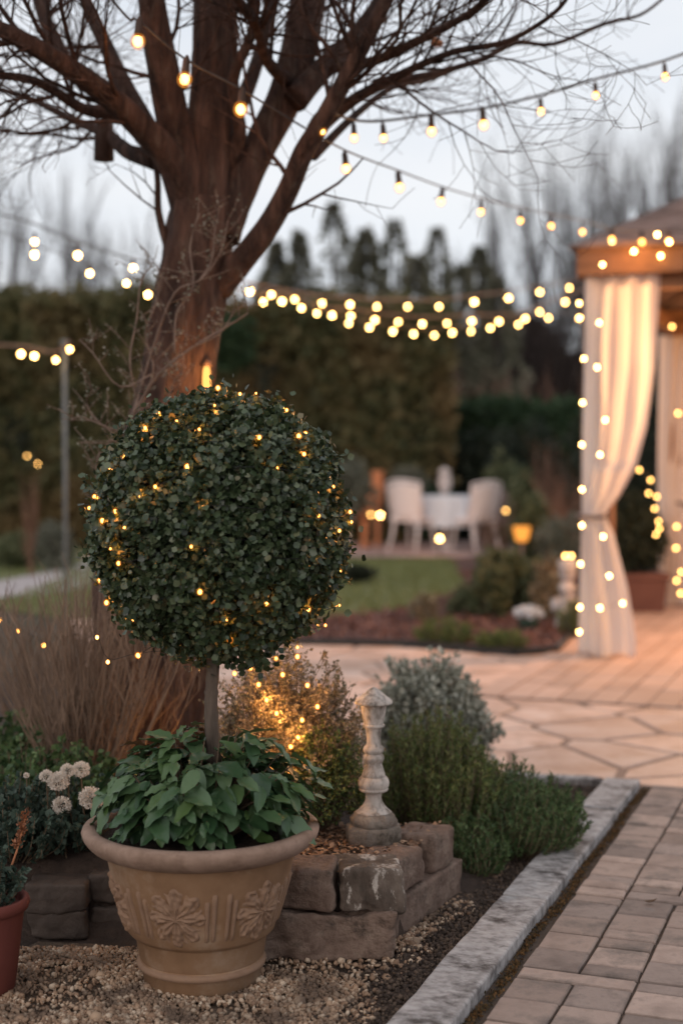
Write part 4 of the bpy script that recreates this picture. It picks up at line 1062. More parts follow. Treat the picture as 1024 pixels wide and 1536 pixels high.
d2 = Vector((at(215, 1120, 4.9).x, 4.75, .15))
dry_shrub('leafless brown shrub standing behind the topiary stem, lit orange', d2, .22, .62, 140)
d3 = Vector((at(40, 1120, 5.2).x, 5.4, .12))
dry_shrub('sparse leafless shrub at the left edge behind the fan of stems', d3, .3, .62, 90)

# ground cover at left with white flowers
def gcover(label, px, py, Y, rx, ry, h, n, mat='lav', need=.017):
    p = at(px, py, Y); return sprig_bush('ground_cover', label, 'plant', Vector((p.x, Y, bed_h(p.x, Y)*.9)), rx, ry, h, n, mat, need, 26, .9, wide=2.0, group='low green plants left of the big pot', tpl=(LEAF_V, LEAF_F), hvar=.4)
gcover('grey green low plant spilling over the dark blocks beside the big pot', 120, 1250, 3.85, .2, .17, .20, 170)
gcover('grey green low plant at the left edge above the red pot', 20, 1240, 3.75, .17, .16, .22, 150)
gcover('dark green low plant behind the white flower heads', 60, 1170, 4.1, .24, .15, .26, 150, 'rose')
gcover('green low plant at the far left edge behind the others', -10, 1120, 4.5, .2, .2, .27, 120, 'rose')
gcover('green low plant close behind the rim of the big pot', 190, 1200, 3.85, .12, .12, .22, 80, 'rose')
fl = tag(empty('flowering_plant', at(105, 1270, 3.72)), 'plant with rounded creamy white flower heads left of the leafy pot plant', 'flower')
m = MB()
for (x, y, r) in [(88, 1172, 15), (70, 1164, 10), (102, 1156, 11), (122, 1154, 13), (138, 1197, 18), (93, 1208, 14), (84, 1166, 8), (40, 1163, 4)]:
    c = at(x, y, 3.68); rr = S(r, 3.68)
    m.tube([tuple(c+Vector((.01, .05, -.2))), tuple(c+Vector((0, .02, -.1))), tuple(c)], .0018, 4)
    n = int(200+r*45); D = rdir(n); P = D*rr*RNG.uniform(.55, 1, n)[:, None]*np.array([1, 1, .85])+np.array(c)
    bulk('flower_head', LEAF_V, LEAF_F, P, frames(D+rdir(n)*.5, rdir(n)), RNG.uniform(.16, .3, n)*max(rr, .012), M['petal'], fl)
m.build('stems', M['stem'], fl)

# red pot at the left edge
rc = Vector((at(-26, 1345, 3.22).x, 3.22, 0)); rp = tag(empty('red_pot', rc), 'small dark red clay pot cut by the left edge of the photo', 'pot')
m = MB(); m.lathe([(.068, 0), (.072, .004), (.086, .12), (.094, .19), (.096, .196)], 48, rc); m.build('body', M['redpot'], rp, auto=50)
m = MB(); m.lathe([(.094, .186), (.102, .190), (.107, .202), (.104, .214), (.096, .217), (.090, .208), (.088, .19)], 48, rc); m.build('rim', M['redpot'], rp, smooth=True)
m = MB(); m.lathe([(0, .195), (.05, .198), (.091, .193)], 24, rc); m.build('potting_soil', M['soil'], rp)
sprig_bush('potted_herb', 'small dark bushy plant growing in the dark red pot', 'plant', rc+Vector((0, 0, .19)), .08, .08, .13, 60, 'lav', .013, 26, .7, wide=2, tpl=(LEAF_V, LEAF_F))
m = MB(); p0 = at(5, 1335, 3.3); p1 = at(40, 1222, 3.34)
tw = tag(empty('dry_twig', p0), 'upright rusty orange dry flower spike above the dark red pot', 'dry stem')
m.tube([p0, p0.lerp(p1, .5)+Vector((.004, 0, 0)), p1], [.003, .0025, .002], 6); m.build('stem', M['terra'], tw)
n = 220; tt = RNG.uniform(.55, 1.02, n); P = np.array(p0)[None]*(1-tt[:, None])+np.array(p1)[None]*tt[:, None]+RNG.normal(0, .004, (n, 3))
bulk('seed_head', LEAF_V, LEAF_F, P, frames(rdir(n)+np.array([.3, 0, 1.]), rdir(n)), RNG.uniform(.006, .012, n), M['hosta_red'] if False else leafm('rusty_seed', [(.20, .08, .04), (.32, .13, .06)]), tw)

# ================================================================== BALUSTER
bc = Vector((at(560, 1262, 3.80).x, 3.80, .185)); k_ = 1/5.486/F*3.80
ba = tag(empty('stone_baluster', bc), 'weathered pale stone baluster with a domed cap standing on the raised bed', 'ornament')
def bz(y): return (1452-y)*k_+.0
PR = [(145, 2), (152, 20), (170, 46), (190, 68), (215, 96), (240, 128), (258, 150), (272, 156), (284, 152), (292, 118), (302, 106), (350, 101), (400, 92), (440, 82), (452, 80), (458, 90), (468, 93), (478, 88), (484, 68), (520, 60), (570, 57), (610, 58), (632, 64), (640, 78), (655, 86), (672, 87), (688, 80), (698, 72), (706, 76), (722, 86), (742, 88), (762, 80), (774, 72), (786, 70), (820, 80), (860, 93), (884, 100), (888, 97), (892, 108), (910, 122), (940, 130), (965, 127), (985, 118), (990, 122), (1000, 121), (1010, 112), (1016, 76), (1040, 67), (1065, 66), (1095, 72), (1130, 92), (1160, 120), (1178, 142), (1184, 148)]
cap = [q for q in PR if q[0] <= 292]; sh = [q for q in PR if q[0] >= 292]
m = MB(); m.lathe([(r*k_, bz(y)) for y, r in reversed(cap)], 40, bc, fn=lambda r, z, a: r*(1+.02*math.sin(a*2+1))); m.build('cap', M['baluster'], ba, auto=60)
m = MB(); m.lathe([(r*k_, bz(y)) for y, r in reversed(sh)], 48, bc); m.build('shaft', M['baluster'], ba, auto=60)
def octo(r, z, a): 
    s_ = PI/4; aa = (a+.25) % s_-s_/2; return r*(.86+.14*1)/math.cos(aa)*.95+.002*mnoise.noise(Vector((a*5, z*60, 3)))*2
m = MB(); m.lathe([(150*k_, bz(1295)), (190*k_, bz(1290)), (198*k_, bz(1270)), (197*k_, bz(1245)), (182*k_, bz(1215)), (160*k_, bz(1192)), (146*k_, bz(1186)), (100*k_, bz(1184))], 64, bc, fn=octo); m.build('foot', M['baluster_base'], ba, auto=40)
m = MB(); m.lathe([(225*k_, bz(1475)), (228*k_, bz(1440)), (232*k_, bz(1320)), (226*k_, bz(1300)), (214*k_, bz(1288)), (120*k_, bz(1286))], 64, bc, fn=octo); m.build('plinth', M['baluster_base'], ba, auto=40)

# ================================================================== GAZEBO
C0 = Vector((1.49, 8.85, 0)); SZ = 3.6
def gz(u, v, z): return C0+U*u+V_*v+Vector((0, 0, z))
ga = tag(empty('gazebo', C0), 'wooden garden gazebo with a sagging pinkish brown canopy roof', 'gazebo')
for (u, v) in ((.12, .12), (.12, SZ-.12), (SZ-.12, .12), (SZ-.12, SZ-.12)):
    m = MB(); p = gz(u, v, 1.2); m.box(p, (.12, .12, 2.42), ANG); m.build('post', M['gwood'], ga, bevel=.008)
for (u0, v0, u1, v1) in ((0, 0, 0, SZ), (0, SZ, SZ, SZ), (SZ, SZ, SZ, 0), (SZ, 0, 0, 0)):
    a = gz(u0, v0, 0); b = gz(u1, v1, 0); d = b-a; c = (a+b)/2; nrm = Vector((d.y, -d.x, 0)).normalized()
    if (c-gz(SZ/2, SZ/2, 0)).dot(nrm) < 0: nrm = -nrm
    m = MB(); m.box((c.x+nrm.x*.02, c.y+nrm.y*.02, 2.455), (d.length+.06 if u0 == u1 else d.length-.01, .035, .16), math.atan2(d.y, d.x)); m.build('fascia', M['gwood'], ga, bevel=.004)
    m = MB(); cc = c-nrm*.10; m.box((cc.x, cc.y, 2.35), (d.length-.34, .08, .12), math.atan2(d.y, d.x)); m.build('beam', M['gwood'], ga, bevel=.004)
m = MB(); apex = gz(SZ/2, SZ/2, 3.75)
crn = [gz(-.07, -.07, 2.54), gz(-.07, SZ+.07, 2.54), gz(SZ+.07, SZ+.07, 2.54), gz(SZ+.07, -.07, 2.54)]
for q in range(4):
    a, b = crn[q], crn[(q+1) % 4]; n_ = 26; vs = []; fs = []
    for i in range(n_+1):
        t_ = i/n_
        for j in range(n_+1):
            s_ = j/n_; p = a.lerp(b, s_).lerp(apex, t_)
            sag = -.13*math.sin(PI*t_)*1.0-.07*math.sin(PI*s_)*math.sin(PI*min(1, t_+.15)) if t_ < .999 else 0
            wr = .035*mnoise.noise(Vector((p.x*1.5, p.y*1.5, p.z*7)))*min(1, t_*6+.1)*min(1, (1-t_)*4)
            edge = min(s_, 1-s_)*2; p.z += sag*(.25+.75*min(1, edge*3))+wr*min(1, edge*6); vs.append(p)
    for i in range(n_):
        for j in range(n_): fs.append((i*(n_+1)+j, i*(n_+1)+j+1, (i+1)*(n_+1)+j+1, (i+1)*(n_+1)+j))
    m.add(vs, fs)
o = m.build('roof', M['roof'], ga, smooth=True); s_ = o.modifiers.new('thick', 'SOLIDIFY'); s_.thickness = .02; s_.offset = 1

def interp(x, tab):
    for (x0, y0), (x1, y1) in zip(tab[:-1], tab[1:]):
        if x0 <= x <= x1:
            t_ = (x-x0)/(x1-x0); t_ = t_*t_*(3-2*t_) if False else t_
            return y0+(y1-y0)*t_
    return tab[-1][1] if x > tab[-1][0] else tab[0][1]
def curtain(label, base, dirv, zt, left, right, folds, tie_z, amp=.03, rev=False):
    """left/right: offsets (m) along dirv as tables of height fraction"""
    root = tag(empty('curtain', (base.x, base.y, 0)), label, 'curtain', 'tied back gazebo curtains'); m = MB()
    nu, nv = 120, 80; nrm = Vector((-dirv.y, dirv.x, 0)); vs = []; fs = []
    for i in range(nv+1):
        z = zt*(1-i/nv); z = max(z, .03)
        l = interp(z, left); r = interp(z, right); wd = r-l
        g_ = .45/max(wd, .05)
        tight = math.exp(-((z-tie_z)/.16)**2)
        for j in range(nu+1):
            s_ = j/nu
            am = amp*min(1.5, .6+.5*g_*.5)*(1-.55*tight)
            ph = 2*PI*folds*s_+.6*math.sin(z*1.3+s_*4)
            off = am*math.sin(ph)+.18*am*math.sin(ph*2.3+1)+.01*math.sin(z*6+s_*9)
            round_ = .09*math.sin(PI*s_)*(1 if z < tie_z+.3 else .35)
            x = l+wd*s_+.25*am*math.cos(ph)
            p = base+dirv*x+nrm*(-off-round_*.6); vs.append((p.x, p.y, z+.012*math.sin(s_*11)*(z < .05)))
    for i in range(nv):
        for j in range(nu): fs.append((i*(nu+1)+j, i*(nu+1)+j+1, (i+1)*(nu+1)+j+1, (i+1)*(nu+1)+j))
    m.add(vs, fs); o = m.build('cloth', M['cloth'], root, smooth=True)
    # tie
    m = MB(); l = interp(tie_z, left); r = interp(tie_z, right); pts = []
    for k in range(21):
        a = 2*PI*k/20; p = base+dirv*((r-.085)+.09*math.cos(a))+nrm*(-.03+.075*math.sin(a)); pts.append((p.x, p.y, tie_z+.01*math.sin(a)))
    m.tube(pts, .013, 8); m.build('tieback', M['greywood'], root, smooth=True)
    return root
px2 = lambda px, Y=8.8: S(px-870, Y)
cb = gz(.03, .0, 0)
left = [(0, S(-6, 8.8)), (.9, S(-1, 8.8)), (2.4, S(2, 8.8))]
rt_tab = [(0.0, .345), (.15, .34), (.45, .29), (.78, .205), (.86, .165), (.90, .155), (.94, .17), (1.02, .24), (1.2, .335), (1.45, .40), (1.8, .445), (2.39, .47)]
curtain('sheer white curtain tied back at the near left corner of the gazebo', cb, V_, 2.385, left, rt_tab, 3.6, .90, .02)
cb2 = gz(SZ-.2, .0, 0)
curtain('sheer curtain hanging at the far corner post of the gazebo, cut by the right edge', cb2+Vector((.02, 0, 0)), V_, 2.3, [(0, -.05), (2.4, -.05)], [(0, .25), (1.0, .3), (2.4, .55)], 6, .9)
# lit hanging lantern under the gazebo roof
lp = gz(.75, 1.05, 2.12)
gl = tag(empty('hanging_lantern', lp), 'lit lantern hanging under the gazebo roof just outside the right edge', 'lantern')
m = MB(); m.lathe([(.05, -.1), (.06, -.08), (.06, .06), (.045, .08)], 16, lp); m.build('glass', M['flame'], gl, smooth=True)
m = MB(); m.lathe([(.066, .08), (.05, .11), (.01, .14)], 16, lp); m.lathe([(.06, -.13), (.066, -.1)], 16, lp); m.tube([tuple(lp+Vector((0, 0, .13))), tuple(lp+Vector((0, 0, .5)))], .004, 5); m.build('frame', M['black'], gl, smooth=True)
point('lantern_light', lp+Vector((0, -.0, -.2)), 185, .08, (1, .50, .2), gl)
lp2 = gz(2.6, 1.5, 2.1)
gl2 = tag(empty('hanging_lantern', lp2), 'lit lantern hanging at the rear of the gazebo outside the right edge', 'lantern')
m = MB(); m.lathe([(.05, -.1), (.06, -.08), (.06, .06), (.045, .08)], 16, lp2); m.build('glass', M['flame'], gl2, smooth=True)
m = MB(); m.lathe([(.066, .08), (.05, .11), (.01, .14)], 16, lp2); m.tube([tuple(lp2+Vector((0, 0, .13))), tuple(lp2+Vector((0, 0, .5)))], .004, 5); m.build('frame', M['black'], gl2, smooth=True)
point('lantern_light', lp2+Vector((0, 0, -.2)), 22, .08, (1, .50, .2), gl2)

def fairy_far(label, pts, Y, mesh=None, sc=1.0, r=.003, group='fairy light strings', order=True):
    W_ = [at(x, y, Y) for x, y in pts] if not isinstance(Y, list) else [at(x, y, yy) for (x, y), yy in zip(pts, Y)]
    root = tag(empty('fairy_lights', W_[0]), label, 'fairy lights', group)
    for p in W_:
        o = link_mesh('bulb', mesh or ME_BULB, root, p-Vector(root.location)); o.scale = (sc,)*3
    m = MB(); m.tube(smooth_path([p+Vector((0, .012, .006)) for p in W_], 4), r*.5 if Y > 5 else .0007, 4); m.build('wire', M['cable_pale'] if Y > 5 else M['black'], root); return root
fairy_far('vertical row of bulbs down the left edge of the white curtain', [(868, 455), (869, 477), (875, 538), (873, 604), (872, 667), (872, 734), (872, 788), (870, 846), (869, 911), (868, 948)], 8.72, sc=.58)
fairy_far('bulbs zigzagging down the middle of the white curtain', [(903, 397), (898, 484), (895, 551), (907, 630), (899, 682), (904, 805), (913, 864), (899, 912), (933, 905)], 8.60, sc=.58)
fairy_far('three bulbs glowing on the fascia of the gazebo at the upper right', [(917, 362), (962, 362), (985, 352), (1003, 363)], 8.45, sc=.7)
fz = fairy_far('pair of bulbs hanging low on the gazebo fascia at the upper right', [(950, 377), (990, 384)], 8.62, sc=.7, group=None)
point('bulb_light', at(950, 372, 8.55), 2.2, .03, (1, .42, .12), fz)
point('bulb_light', at(905, 388, 8.5), 1.2, .03, (1, .42, .12), fz)
fairy_far('amber lights dangling between the curtain and the far post', [(958, 705), (975, 720), (972, 740), (984, 745), (981, 763), (987, 782), (988, 793), (983, 802)], 11.3, ME_FAIRY_FAR)
fairy_far('lights running down the far gazebo post', [(1007, 490), (1016, 620), (1014, 790), (1013, 822), (1021, 858), (1014, 871), (1020, 890)], 11.2, ME_FAIRY_FAR, 1.1)
fairy_far('two amber lights at the left edge behind the dry shrub', [(0, 930), (28, 946), (66, 968)], 4.6, ME_FAIRY, 1.3)
fairy_far('small lights hanging between the topiary and the dry shrub', [(146, 956), (162, 993), (208, 984), (289, 978)], 3.42, ME_FAIRY, 1.1)

# planter box with plants behind the curtain
pb = gr(950, 922); pr = tag(empty('planter', pb), 'dark reddish rectangular planter behind the white curtain', 'planter')
m = MB(); m.box((pb.x+.02, pb.y+.2, .15), (.46, .36, .28), 0, 1.12); m.build('box', M['planter'], pr, bevel=.015)
m = MB(); m.box((pb.x+.02, pb.y+.2, .305), (.55, .44, .05), 0); m.build('lip', M['planter'], pr, bevel=.01)
leaf_shrub('planter_bush', 'dark bushy plant growing in the reddish planter', 'bush', (pb.x, pb.y+.2, .62), (.3, .25, .32), 2600, 'shrub_dark', .05, .2, 4, 5)
leaf_shrub('dark_shrub', 'tall dark evergreen behind the gazebo at the right edge', 'shrub', (4.6, 17.5, 1.0), (1.9, .8, 1.6), 9000, 'shrub_dark', .10, .15, 5, 8)

# ================================================================== BACKGROUND PLANTS
def hedge(label, x0, x1, Y, h, depth, mat, n, size, seed, wav=.12):
    root = tag(empty('hedge', ((x0+x1)/2, Y, 0)), label, 'hedge'); m = MB()
    nx_, nz_ = 40, 14; vs = []; fs = []
    def top(x): return h*(1+wav*.4*mnoise.noise(Vector((x*.9, seed, 0)))+wav*.45*mnoise.noise(Vector((x*3, seed, 2))))
    for i in range(nx_+1):
        x = x0+(x1-x0)*i/nx_
        for (dy, z) in ((-.5, 0), (-.52, .5), (-.45, .95), (0, 1.0), (.45, .95), (.5, 0)):
            vs.append((x, Y+dy*depth*.8, z*top(x)*.96))
    for i in range(nx_):
        for j in range(5): fs.append((i*6+j, (i+1)*6+j, (i+1)*6+j+1, i*6+j+1))
    fs += [(0, 1, 2, 3, 4, 5), tuple(nx_*6+k for k in (5, 4, 3, 2, 1, 0))]
    m.add(vs, fs); m.build('dark_core_box', M['core'], root)  # plain dark solid behind the leaf cards, no modelled branches
    X = RNG.uniform(x0, x1, n); Z = RNG.random(n); tp = np.array([top(x) for x in X])
    face = RNG.random(n); Yp = Y-depth*.42-RNG.random(n)*depth*.14+.12*np.sin(X*2.2+seed)+.08*np.sin(X*5.3+Z*3)
    dk = fbm(np.stack([X*1.0, Z*6, X*0+seed], 1), 1.6, seed); Yp = Yp+.16*dk; Zp = Z*tp; tm = face > .8; Yp = np.where(tm, Y-depth/2+RNG.random(n)*depth, Yp); Zp = np.where(tm, tp*(.96+RNG.random(n)**2*.10), Zp)
    P_ = np.stack([X, Yp, Zp], 1); D_ = unit(rdir(n)+np.array([0, -.3, .7])); N_2 = unit(rdir(n)+np.array([0, -1., .3]))
    bulk('foliage', CARD_V, CARD_F, P_, frames(D_, N_2), RNG.uniform(.7, 1.4, n)*size, M[mat], root)
hedge('tall clipped olive brown hedge behind the tree trunk on the left', -7.2, -2.75, 21.5, 3.62, 1.3, 'hedge', 16000, .13, 1)
hedge('tall dark olive hedge in the middle behind the white chairs', -2.7, 1.75, 23.0, 3.65, 1.5, 'hedge', 17000, .13, 4, .1)
hedge('lower rounded green hedge right of the tall dark hedge', 1.85, 8.5, 25.0, 2.2, 1.4, 'hedge_green', 12000, .12, 6, .25)
# conifers
def conifer(x, Y, h, w_, label, seed, n=5000):
    root = tag(empty('conifer', (x, Y, 0)), label, 'conifer', 'dark conifers beyond the middle hedge')
    m = MB(); m.tube([(x, Y, -.1), (x, Y, h*.5), (x, Y, h)], [.12, .08, .02], 6); m.build('trunk', M['twig_far'], root)
    q = RNG.random(n)**.8; z = h*(.12+.88*q); tier = (np.sin(z*4.2+seed)*.18+1); rr = w_*(1-q)**.95*tier*(.15+1.0*RNG.random(n)**.6)+.03
    a = RNG.uniform(0, 2*PI, n); gap = fbm(np.stack([np.cos(a)*2, np.sin(a)*2, z*1.4], 1), 2.2, seed); kp_ = gap > -.05
    P_ = np.stack([x+rr*np.cos(a), Y+rr*np.sin(a), z-rr*.18], 1)[kp_]; a = a[kp_]; k = len(P_)
    D_ = np.stack([np.cos(a), np.sin(a), RNG.uniform(-.2, .7, k)], 1)+rdir(k)*.4
    bulk('crown', CARD_V, CARD_F, P_, frames(D_, rdir(k)), RNG.uniform(.10, .21, k), M['conif'], root)
con = [(415, 365, 34, 1.0), (448, 350, 33, .95), (500, 305, 36, 1.35), (548, 345, 33, 1.0), (592, 330, 34, .75), (625, 385, 33, 1.0), (655, 345, 35, .8), (690, 400, 33, .9), (718, 372, 35, .9), (745, 420, 33, .8)]
cl2 = ['leftmost conifer, seen just right of the tree trunk', 'second conifer from the tree trunk, slightly taller', 'broadest and tallest conifer left of the middle of the hedge', 'conifer between the tallest one and a slim spire', 'slim spire shaped conifer in the middle of the row', 'short conifer between two slim spires', 'slim tall conifer right of the short one', 'low conifer on the right part of the row', 'second conifer from the right end of the row', 'shortest conifer at the right end of the row']
for (x, y, Y, w_), lb in zip(con, cl2):
    p = at(x, y, Y); conifer(p.x, Y, p.z, w_*1.8, lb, x*.01)
# bare trees
def bare_mesh(seed, h, n1, spread, mat='twig_far', depth=3, thick=1.0):
    r = random.Random(seed); m = MB()
    def g_(p, d, L_, rad, dep):
        n_ = 4; pts = [p]; q = p.copy(); ks = []
        for i in range(n_):
            d = (d+Vector((r.gauss(0, .09), r.gauss(0, .09), .07))).normalized(); q = q+d*L_/n_; pts.append(q.copy()); ks.append((q.copy(), d.copy()))
        m.tube(pts, [rad*(1-.6*i/n_) for i in range(n_+1)], 3 if dep < 3 else 6, cap=False)
        if dep > 0:
            for q, dd in ks:
                for s_ in range(2):
                    a = r.uniform(0, 2*PI); nd = (dd+Vector((math.cos(a), math.sin(a), .5))*r.uniform(.35, .75)*spread).normalized()
                    g_(q, nd, L_*r.uniform(.4, .6), rad*.42, dep-1)
    for k in range(n1):
        a = r.uniform(0, 2*PI); g_(Vector((r.gauss(0, .12), r.gauss(0, .12), 0)), Vector((math.cos(a)*.12*spread*n1**.5, math.sin(a)*.12*spread*n1**.5, 1)).normalized(), h*r.uniform(.62, .8), .07*thick, depth)
    zm = max(v[2] for v in m.v); m.v = [(v[0]*h/zm, v[1]*h/zm, v[2]*h/zm) for v in m.v]
    me = bpy.data.meshes.new('branches'); me.from_pydata([tuple(v) for v in m.v], [], m.f); me.materials.append(M[mat]); me.update(); return me
BT = [bare_mesh(1, 8, 2, .45), bare_mesh(2, 8, 3, .4), bare_mesh(3, 8, 2, .6)]
RT = [bare_mesh(5, 3, 5, .9, 'twig_red', 2, .6), bare_mesh(6, 3, 6, .8, 'twig_red', 2, .6)]
def bare(px, pytop, Y, mi, label, group, lib=None, base=8.0, wx=1.0):
    p = at(px, pytop, Y); root = tag(empty('bare_tree', (p.x, Y, 0)), label, 'tree', group)
    o = link_mesh('branches', (lib or BT)[mi], root); s_ = p.z/base*1.02; o.scale = (s_*wx, s_*wx, s_); o.rotation_euler = (0, 0, px*.7)
    return root
GB = 'bare trees against the sky'
for a in [(770, 250, 37, 0, 'slim bare tree farthest left of the ones over the gazebo'), (806, 150, 39, 1, 'tall bare tree left of the gazebo roof corner'), (842, 205, 36, 2, 'bare tree just above the gazebo roof corner'), (880, 170, 40, 0, 'bare tree directly above the bulbs of the gazebo corner'), (915, 140, 38, 1, 'tall bare tree above the sloping gazebo roof'), (955, 185, 36, 0, 'bare tree behind the middle of the gazebo roof slope'), (985, 110, 39, 2, 'tallest bare tree near the right edge'), (1020, 140, 37, 1, 'bare tree cut by the right edge'), (740, 330, 38, 2, 'low thin bare tree beside the last conifer'), (1070, 120, 40, 0, 'bare tree just past the right edge')]:
    bare(*a, GB)
for a in [(20, 205, 30, 1, 'bare tree at the left edge behind the hedge'), (85, 190, 32, 0, 'bare tree seen between the left string lights'), (140, 260, 29, 2, 'lower bare tree nearest to the trunk on the left'), (-30, 230, 31, 0, 'bare tree just past the left edge'), (205, 300, 33, 1, 'bare tree mostly hidden by the big trunk')]:
    bare(*a, 'bare trees behind the left hedge', BT, 8.0)
# far wood (one mass)
n = 42000; X = RNG.uniform(-26, 30, n); tp = 4.4+.7*np.sin(X*.5)+.5*np.sin(X*1.3+1); Z = RNG.random(n)**.8*tp; Yp = 42+RNG.uniform(-2, 2, n)
P = np.stack([X, Yp, Z], 1)
tag(bulk('distant_wood', CARD_V, CARD_F, P, frames(rdir(n)*.6+np.array([0, 0, 1.]), rdir(n)), RNG.uniform(.3, .6, n), M['wood_far']), label='distant leafless wood forming a mauve brown band at the horizon', cat='wood', kind='stuff')
m = MB(); ns = 60
for k in range(ns):
    x0 = -120+240*k/ns; x1 = -120+240*(k+1)/ns
    h0 = 3.4+mnoise.noise(Vector((x0*.05, 0, 0)))*1.0; h1 = 3.4+mnoise.noise(Vector((x1*.05, 0, 0)))*1.0
    m.add([(x0, 48, 0), (x1, 48, 0), (x1, 60, h1), (x0, 60, h0), (x1, 90, h1*1.2), (x0, 90, h0*1.2)], [(0, 1, 2, 3), (3, 2, 4, 5)])
tag(m.build('hills', surf('hill_brown', [(.08, .065, .06), (.11, .09, .08)], scale=.4, bump=0), smooth=True), kind='structure')
# reddish bare shrubs right
GR2 = 'reddish leafless shrubs near the gazebo'
for (px, py, Y, mi, lb) in [(830, 640, 18, 0, 'reddish leafless shrub left of the white curtain'), (790, 560, 27, 1, 'reddish leafless tree above the low green hedge'), (850, 540, 28, 0, 'tall reddish leafless tree close to the curtain, behind the hedge'), (715, 530, 29, 1, 'reddish leafless tree right of the tall dark hedge'), (860, 690, 15, 1, 'small reddish leafless shrub touching the curtain edge')]:
    r_ = bare(px, py, Y, mi, lb, GR2, RT, 3.0); 
p = gr(45, 832); r_ = bare(45, 690, 15.5, 0, 'small leafless sapling holding amber lights in front of the left hedge', 'reddish leafless shrubs near the gazebo', RT, 3.0, .5)
del r_['group']
fairy_far('amber lights in the little sapling at the left', [(41, 684), (57, 696)], 15.2, ME_FAIRY_FAR, .9)
# autumn-coloured shrub
leaf_shrub('autumn_shrub', 'small salmon orange shrub above the low hedge, right of the tall hedge', 'shrub', at(692, 550, 27)[:], (.42, .3, .24), 600, 'hosta_red' if False else 'petal', .1, .2, 4, 4) if False else None
# mid shrubs
GS = 'low shrubs around the seating area'
def sh_(label, px, pyt, pyb, wpx, Y, mat, n, size, seed, name='shrub'):
    a = at(px, pyt, Y); b = at(px, pyb, Y); zb = max(0, b.z); rz = (a.z-zb)/2
    leaf_shrub(name, label, 'shrub', (a.x, Y, zb+rz), (S(wpx, Y)/2, S(wpx, Y)/2.4, rz), int(n*1.2), mat, size, .42, 4, seed, core=.4, shell=.75, group=GS)
sh_('round grey green shrub left of the white chairs', 528, 690, 775, 66, 19.8, 'shrub_grey', 1500, .07, 1)
sh_('grey green shrub directly behind the left white chair', 606, 700, 770, 66, 21.6, 'shrub_grey', 1300, .07, 2)
sh_('light green shrub behind the right white chair', 752, 690, 815, 54, 20.8, 'shrub', 1500, .07, 3)
sh_('wide dark shrub in front of the low green hedge', 720, 640, 820, 150, 23.2, 'shrub_dark', 3200, .11, 4)
sh_('dark shrub behind the orange bowl lantern', 800, 650, 825, 120, 21.8, 'shrub_dark', 2800, .11, 5)
sh_('olive shrub right of the bowl lantern', 800, 745, 860, 56, 15.6, 'shrub', 1400, .055, 6)
sh_('leafy green shrub at the back of the mulch bed, below the bowl lantern', 762, 828, 935, 74, 11.6, 'shrub', 2400, .045, 7)
sh_('small leafy shrub between the bed and the white stone ornament', 808, 845, 940, 50, 11.2, 'shrub', 1600, .04, 8)
sh_('dark low shrub on the lawn edge beside the ball tree', 536, 848, 872, 44, 14.5, 'shrub_dark', 600, .05, 9)
sh_('grey shrub at the left edge in front of the left hedge', 25, 800, 868, 90, 16.8, 'shrub', 1400, .06, 10)
sh_('pale grey shrub near the grey pole', 82, 790, 866, 60, 16.4, 'shrub_grey', 1100, .06, 11)
sh_('evergreen shrub seen through the gap right of the trunk', 348, 470, 560, 60, 20.5, 'hedge_green', 1200, .09, 12)
for (px, py, Y, mi, lb) in [(738, 740, 17.5, 0, 'thin reddish bare shrub between the right chair and the bowl lantern'), (826, 770, 14.5, 1, 'short reddish bare shrub behind the stacked white ornament')]:
    bare(px, py, Y, mi, lb, GR2, RT, 3.0)
def bedplant(label, px, py, wpx, hpx, mat, n, size):
    p = gr(px, py); return spray_shrub('bed_plant', label, 'plant', (p.x, p.y, 0), (S(wpx, p.y)/2, S(wpx, p.y)/2), S(hpx, p.y), n, mat, size, 6, rad=.005, lsp=.03)
bedplant('tall feathery green plant at the back left of the mulch bed', 738, 930, 60, 105, 'shrub', 90, .045)
bedplant('brownish seedy plant between the lantern post and the white ornament', 822, 932, 46, 95, 'airy', 90, .04)
bedplant('pale grey leaved plant in front of the bowl lantern', 785, 905, 50, 60, 'shrub_grey', 70, .04)
bedplant('low mid green plant at the lawn edge of the mulch bed', 700, 925, 60, 40, 'shrub', 60, .035)
bedplant('low brownish plant between the round white stone and the boulders', 636, 934, 34, 34, 'airy', 45, .03)
sh_('tall thin leafed shrub behind the grey wooden armchair', 786, 700, 835, 50, 19.5, 'shrub', 1100, .07, 21)
sh_('olive green shrub behind the brownish seedy plant', 840, 770, 880, 60, 14.2, 'shrub_grey', 1200, .05, 22)
sh_('low dark green shrub under the tall dark hedge between the urns and the table', 640, 735, 800, 90, 22.0, 'hedge_green', 1300, .09, 23)
# grasses at bed front
def tuft(label, px, py, w_, h, n, mat, Y=None):
    p = gr(px, py); sprig_bush('grass_tuft', label, 'grass tuft', Vector((p.x, p.y, .01)), S(w_, p.y)/2, S(w_, p.y)/3, S(h, p.y), n, mat, .04, 16, .6, wide=1.5, group='grassy tufts along the mulch bed edging', hvar=.4)
tuft('olive tuft in the bed above the silver bush', 668, 972, 92, 50, 90, 'rose_warm')
tuft('small green tuft in the middle of the bed edging', 752, 980, 78, 40, 80, 'rose_warm')
tuft('brownish tuft next to the curtain foot', 858, 958, 44, 66, 60, 'rose_warm')
